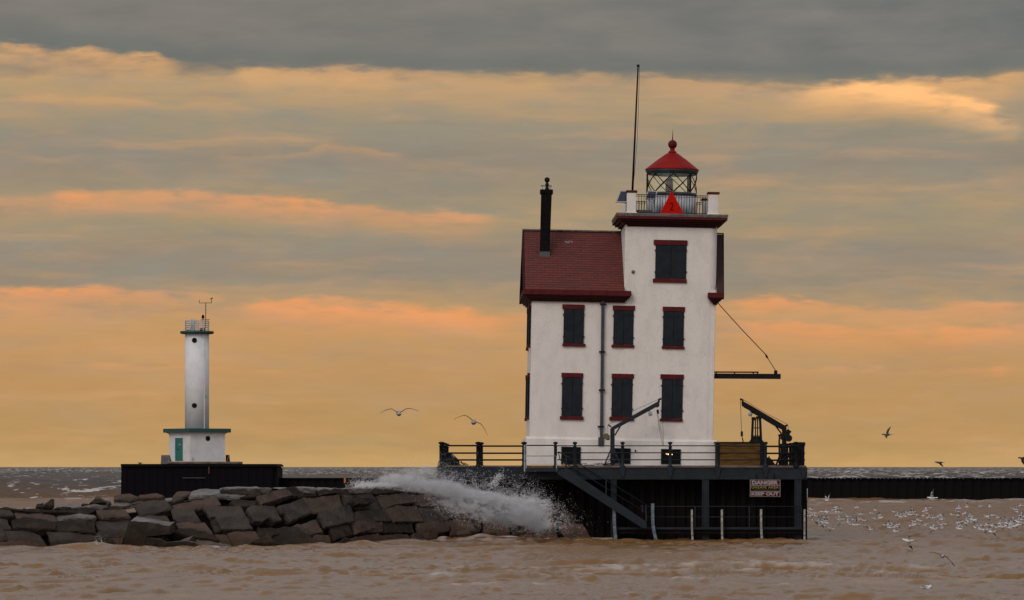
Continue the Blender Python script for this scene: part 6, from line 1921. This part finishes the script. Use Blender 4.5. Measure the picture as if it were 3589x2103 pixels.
# ================================================================== gulls
def gull_mesh(wl_pts, wr_pts, chord, mats, body=.42, fat=.075, dark_tip=True):
    """one continuous bird: body along +Y (head at +Y), wings given as (sideways, up, back) points"""
    bm = bmesh.new()
    n = 10
    prof = [(-.50, .006, 0.02), (-.44, .045, .02), (-.34, .05, .015), (-.22, .5, 0), (-.05, .95, -.01), (.10, 1.0, -.01), (.24, .78, 0), (.31, .56, .02), (.38, .60, .035), (.44, .46, .035), (.475, .16, .025), (.54, .05, .01)]
    rings = []
    for y_, r_3, z_ in prof:
        wx_ = r_3 * fat * (1 if y_ > -.3 else 0)
        if y_ <= -.3: wx_, hz = fat * (.95 if y_ < -.4 else .6), fat * .12
        else: hz = r_3 * fat * .92
        rings.append([bm.verts.new((math.cos(2 * math.pi * i / n) * wx_, y_ * body / .5, z_ + math.sin(2 * math.pi * i / n) * hz)) for i in range(n)])
    faces_b = []
    for a, b in zip(rings, rings[1:]):
        for i in range(n):
            faces_b.append(bm.faces.new((a[i], a[(i + 1) % n], b[(i + 1) % n], b[i])))
    bm.faces.new(rings[0][::-1]); bm.faces.new(rings[-1])
    beak = faces_b[-n:]
    for f in bm.faces: f.material_index = 0; f.smooth = True
    for f in beak: f.material_index = 3
    # wings grow out of the side faces of the body
    for sgn, wp in ((1, wl_pts), (-1, wr_pts)):
        prev = None
        wf = []
        k = len(wp)
        for j, (sx_, up_, bk_) in enumerate(wp):
            t_ = j / (k - 1)
            c_ = chord * (1 - .25 * t_) * (1 if t_ < .7 else max(.10, 1 - (t_ - .7) * 2.9))
            thk = .020 * (1 - .8 * t_) + .003
            lead = c_ * .45 - bk_
            sec_ = [(lead, 0), (lead - c_ * .3, thk), (lead - c_, 0), (lead - c_ * .3, -thk * .6)]
            vs_2 = [bm.verts.new((sgn * sx_, y_, up_ + z_)) for y_, z_ in sec_]
            if prev:
                for i in range(4):
                    f = bm.faces.new((prev[i], prev[(i + 1) % 4], vs_2[(i + 1) % 4], vs_2[i]))
                    f.smooth = True
                    f.material_index = 2 if (t_ > .80 and dark_tip) else (1 if i in (0, 1) else 0)
            else:
                bm.faces.new(vs_2)
            prev = vs_2
        bm.faces.new(prev)
    bmesh.ops.recalc_face_normals(bm, faces=bm.faces)
    me_ = bpy.data.meshes.new('gull')
    bm.to_mesh(me_); bm.free()
    for q in mats: me_.materials.append(q)
    return me_


GW = [M['gull_white'], M['gull_grey'], M['gull_dark'], M['gull_dark']]
GD = [M['gull_dark'], M['gull_dark'], M['gull_dark'], M['gull_dark']]
GB = [M['gull_body'], M['gull_wing'], M['gull_wing'], M['gull_dark']]
def wing(*p): return [(a, b, c) for a, b, c in p]

# the two large gulls between the towers, seen from behind with bowed wings
sg = 123.0 / F
wA_l = wing((.0, .02, 0), (.10, .07, -.02), (.26, .17, -.05), (.45, .18, .0), (.62, .12, .08), (.74, .07, .15))
gA = gull_mesh(wing((.0, .02, 0), (.12, .08, -.02), (.26, .165, -.05), (.40, .175, .0), (.54, .14, .08), (.66, .11, .15)), wing((.0, .02, 0), (.10, .07, -.02), (.24, .16, -.05), (.40, .14, .0), (.54, .09, .08), (.66, .025, .15)), .15, GB, .34, .085)
g1 = link('gull', gA, None, P(1398, 1450, 125), (R(6), 0, R(8)), label='gull with bowed wings flying away, the left one of two between the towers', cat='gull')
gB = gull_mesh(wing((.0, .0, 0), (.12, -.01, -.02), (.22, -.05, -.04), (.32, -.14, .0), (.42, -.30, .08), (.50, -.46, .14)), wing((.0, .03, 0), (.12, .13, -.02), (.24, .21, -.05), (.36, .235, .0), (.52, .18, .08), (.66, .11, .15)), .15, GB, .34, .09)
g2 = link('gull', gB, None, P(1660, 1480, 125), (R(6), R(0), R(-6)), label='gull banking with its right wing tip dropped, nearest the deck railing', cat='gull')
# dark birds against the sky
gC = gull_mesh(wing((.0, .03, 0), (.10, .15, -.05), (.20, .34, .0), (.28, .50, .12)), wing((.0, .0, 0), (.2, -.04, .0), (.38, -.12, .08), (.52, -.22, .16)), .17, GD, .36, .07)
link('gull', gC, None, P(3110, 1524, 215), (0, R(0), R(62)), label='dark bird with one wing raised, high over the water right of the platform', cat='bird')
gD2 = gull_mesh(wing((.0, .0, 0), (.12, -.05, -.05), (.24, -.16, .0), (.34, -.30, .1)), wing((.0, .02, 0), (.15, .02, .0), (.32, -.02, .08), (.46, -.08, .16)), .2, GD, .36, .08)
link('gull', gD2, None, P(3294, 1621, 235), (0, R(0), R(60)), label='dark bird gliding just above the horizon at the right', cat='bird')
link('gull', gD2, None, P(3588, 1606, 215), (0, R(20), R(100)), label='dark bird half cut off by the right edge of the picture', cat='bird')
link('gull', gull_mesh(wing((.0, .0, 0), (.05, .0, .0), (.06, -.02, .1)), wing((.0, .0, 0), (.05, .0, .0), (.06, -.02, .1)), .16, GD, .3, .09), None, (P(492, 1624, TY + .5).x, TY + .5, pier_top + .09), (0, 0, R(80)), label='small dark bird sitting on the black pier left of the notice board', cat='bird')

poses = [
 gull_mesh(wing((.0, .02, 0), (.12, .08, -.03), (.26, .13, .0), (.42, .08, .10)), wing((.0, .02, 0), (.12, .08, -.03), (.26, .13, .0), (.42, .08, .10)), .13, GW, .24, .058),
 gull_mesh(wing((.0, .02, 0), (.10, .12, -.03), (.20, .26, .0), (.28, .40, .10)), wing((.0, .02, 0), (.10, .12, -.03), (.22, .24, .0), (.33, .36, .10)), .13, GW, .24, .058),
 gull_mesh(wing((.0, .02, 0), (.13, .04, -.03), (.28, .03, .0), (.44, -.06, .10)), wing((.0, .02, 0), (.13, .04, -.03), (.28, .02, .0), (.43, -.08, .10)), .13, GW, .24, .058),
 gull_mesh(wing((.0, .02, 0), (.11, -.04, -.03), (.22, -.13, .0), (.32, -.25, .10)), wing((.0, .02, 0), (.12, .07, -.03), (.26, .10, .0), (.40, .05, .10)), .13, GW, .24, .058),
 gull_mesh(wing((.0, .02, 0), (.12, .10, -.03), (.25, .20, .0), (.38, .22, .12)), wing((.0, .02, 0), (.12, .05, -.03), (.27, .02, .0), (.40, -.08, .10)), .13, GW, .24, .060),
]
FL = [(97, 600), (105, 645), (150, 640), (125, 578), (235, 605), (272, 608), (272, 660), (335, 590), (362, 560), (372, 585), (378, 605), (403, 570),
      (150, 690), (188, 698), (205, 712), (230, 702), (250, 712), (262, 692), (222, 740), (318, 770), (390, 668), (405, 685), (425, 680), (432, 715), (455, 690),
      (492, 655), (490, 705), (515, 730), (545, 688), (562, 732), (572, 563), (597, 682), (622, 628), (600, 632), (648, 690), (655, 738), (718, 617), (712, 780),
      (758, 588), (760, 675), (800, 665), (870, 735), (905, 760), (922, 742), (950, 605), (977, 640), (975, 735), (958, 755), (950, 797), (1010, 655), (1055, 648),
      (1072, 625), (1085, 608), (1108, 632), (1125, 608), (1158, 635), (1118, 742), (1140, 700), (1165, 730), (1190, 690), (1225, 645), (1242, 600), (1262, 622),
      (1250, 738), (1296, 565), (1255, 590), (1290, 665), (1332, 665), (1330, 770), (1345, 775), (1405, 640), (1420, 678), (1385, 655), (1445, 728), (1400, 735),
      (1425, 765), (1520, 633), (1570, 598), (1582, 570), (1590, 640), (1632, 622), (1575, 715), (1590, 772), (1610, 755), (1635, 712), (1672, 688), (1700, 650),
      (1692, 705), (1735, 688), (1720, 680), (1795, 550), (1885, 555), (1665, 555), (1860, 652), (1920, 640), (1972, 662), (1820, 740), (1800, 780), (1765, 760),
      (1870, 780), (1900, 795), (1920, 800), (1925, 745), (1955, 760), (1880, 735), (1985, 720), (2005, 750), (2050, 740), (2060, 710), (2075, 765), (2090, 725),
      (2110, 765), (2125, 690), (2130, 745), (2145, 580), (2155, 605), (2165, 735), (2175, 705), (2200, 545), (2215, 680), (2222, 715), (2115, 580), (2210, 650)]
grp = 'small white gulls skimming the brown water right of the platform'
frng = random.Random(17)
first = {}
for i, (x, y) in enumerate(FL):
    px, py = 2800 + x / 2.824, 1580 + y / 2.824
    zz = frng.uniform(.35, .9)
    Yg = (CZ - zz) * F / (py - HY)
    k = frng.choices(range(5), (4, 3, 3, 3, 3))[0]
    if k not in first:
        o = link('gull', poses[k]); first[k] = o
    else:
        o = first[k].copy(); COL.objects.link(o)
    o.location = P(px, py, Yg)
    o.rotation_euler = (R(frng.uniform(-8, 14)), R(frng.uniform(-30, 30)), R(frng.choice((-75, -60, -40, 60, 75, 95, 110)) + frng.uniform(-18, 18)))
    s_g = frng.uniform(.70, .95)
    o.scale = (s_g,) * 3
    pose = ('with arched wings', 'with raised wings', 'with flat wings', 'dipping one wing', 'banking')[k]
    xz = ('near the platform corner', "in the flock's left part", "left of the flock's middle", "right of the flock's middle", "in the flock's right part", "at the picture's right edge")[min(5, int((x - 80) / 360))]
    yz = 'highest row' if y < 615 else ('second row' if y < 680 else ('third row' if y < 735 else 'lowest row'))
    tag(o, 'white gull %s, %s, %s' % (pose, xz, yz), 'gull', grp)


def lone(x, y, mesh, rot, lab, Y=None, sc=1.0, z=.5):
    px, py = 2800 + x / 2.824, 1580 + y / 2.824
    Yg = Y or (CZ - z) * F / (py - HY)
    o = link('gull', mesh, None, P(px, py, Yg), [R(a) for a in rot], label=lab, cat='gull')
    o.scale = (sc,) * 3
    return o
up_m = gull_mesh(wing((.0, .03, 0), (.08, .16, -.03), (.14, .36, .0), (.20, .58, .12)), wing((.0, .03, 0), (.10, .16, -.03), (.2, .34, .0), (.30, .52, .12)), .20, GW, .36, .075)
lone(283, 490, up_m, (0, 0, 30), 'white gull with both wings up in front of the black wall near the platform', 330, 1.15)
lone(1320, 466, up_m, (0, -24, 78), 'white gull landing with raised wings in front of the black wall', 330, 1.35)
lone(1092, 888, poses[3], (0, 12, 80), 'white gull with dark wings low over the grey water below the flock', None, 1.3)
dw = gull_mesh(wing((.0, .02, 0), (.15, .0, -.03), (.36, -.16, .0), (.58, -.42, .16)), wing((.0, .02, 0), (.15, .05, -.03), (.36, .06, .0), (.52, .03, .10)), .17, [M['gull_grey'], M['gull_dark'], M['gull_dark'], M['gull_dark']], .36, .07)
lone(1420, 1040, dw, (0, 10, 12), 'dark gull wheeling with long wings over the water at the lower right', 128, 1.05)
sit = gull_mesh(wing((.0, .02, 0), (.055, .03, .0), (.06, .03, .10), (.03, .05, .22)), wing((.0, .02, 0), (.055, .03, .0), (.06, .03, .10), (.03, .05, .22)), .2, [M['gull_white'], M['gull_grey'], M['gull_dark'], M['gull_dark']], .26, .085)
for (x, y, rz, lab) in ((782, 1155, 80, 'gull floating on the water below the flock, facing left'), (1263, 1355, -40, 'white gull floating on the water at the bottom right'), (1950, 840, 85, 'white gull resting on the water just below the dense part of the flock')):
    px, py = 2800 + x / 2.824, 1580 + y / 2.824
    Yg = CZ * F / (py - HY)
    X_g = (px - CX) * Yg / F
    for it in range(4):
        zg_ = water_z(X_g, Yg) + .05
        Yg = (CZ - zg_) * F / (py - HY); X_g = (px - CX) * Yg / F
    o = link('gull', sit, None, (X_g, Yg, zg_), (0, 0, R(rz)), label=lab, cat='gull')
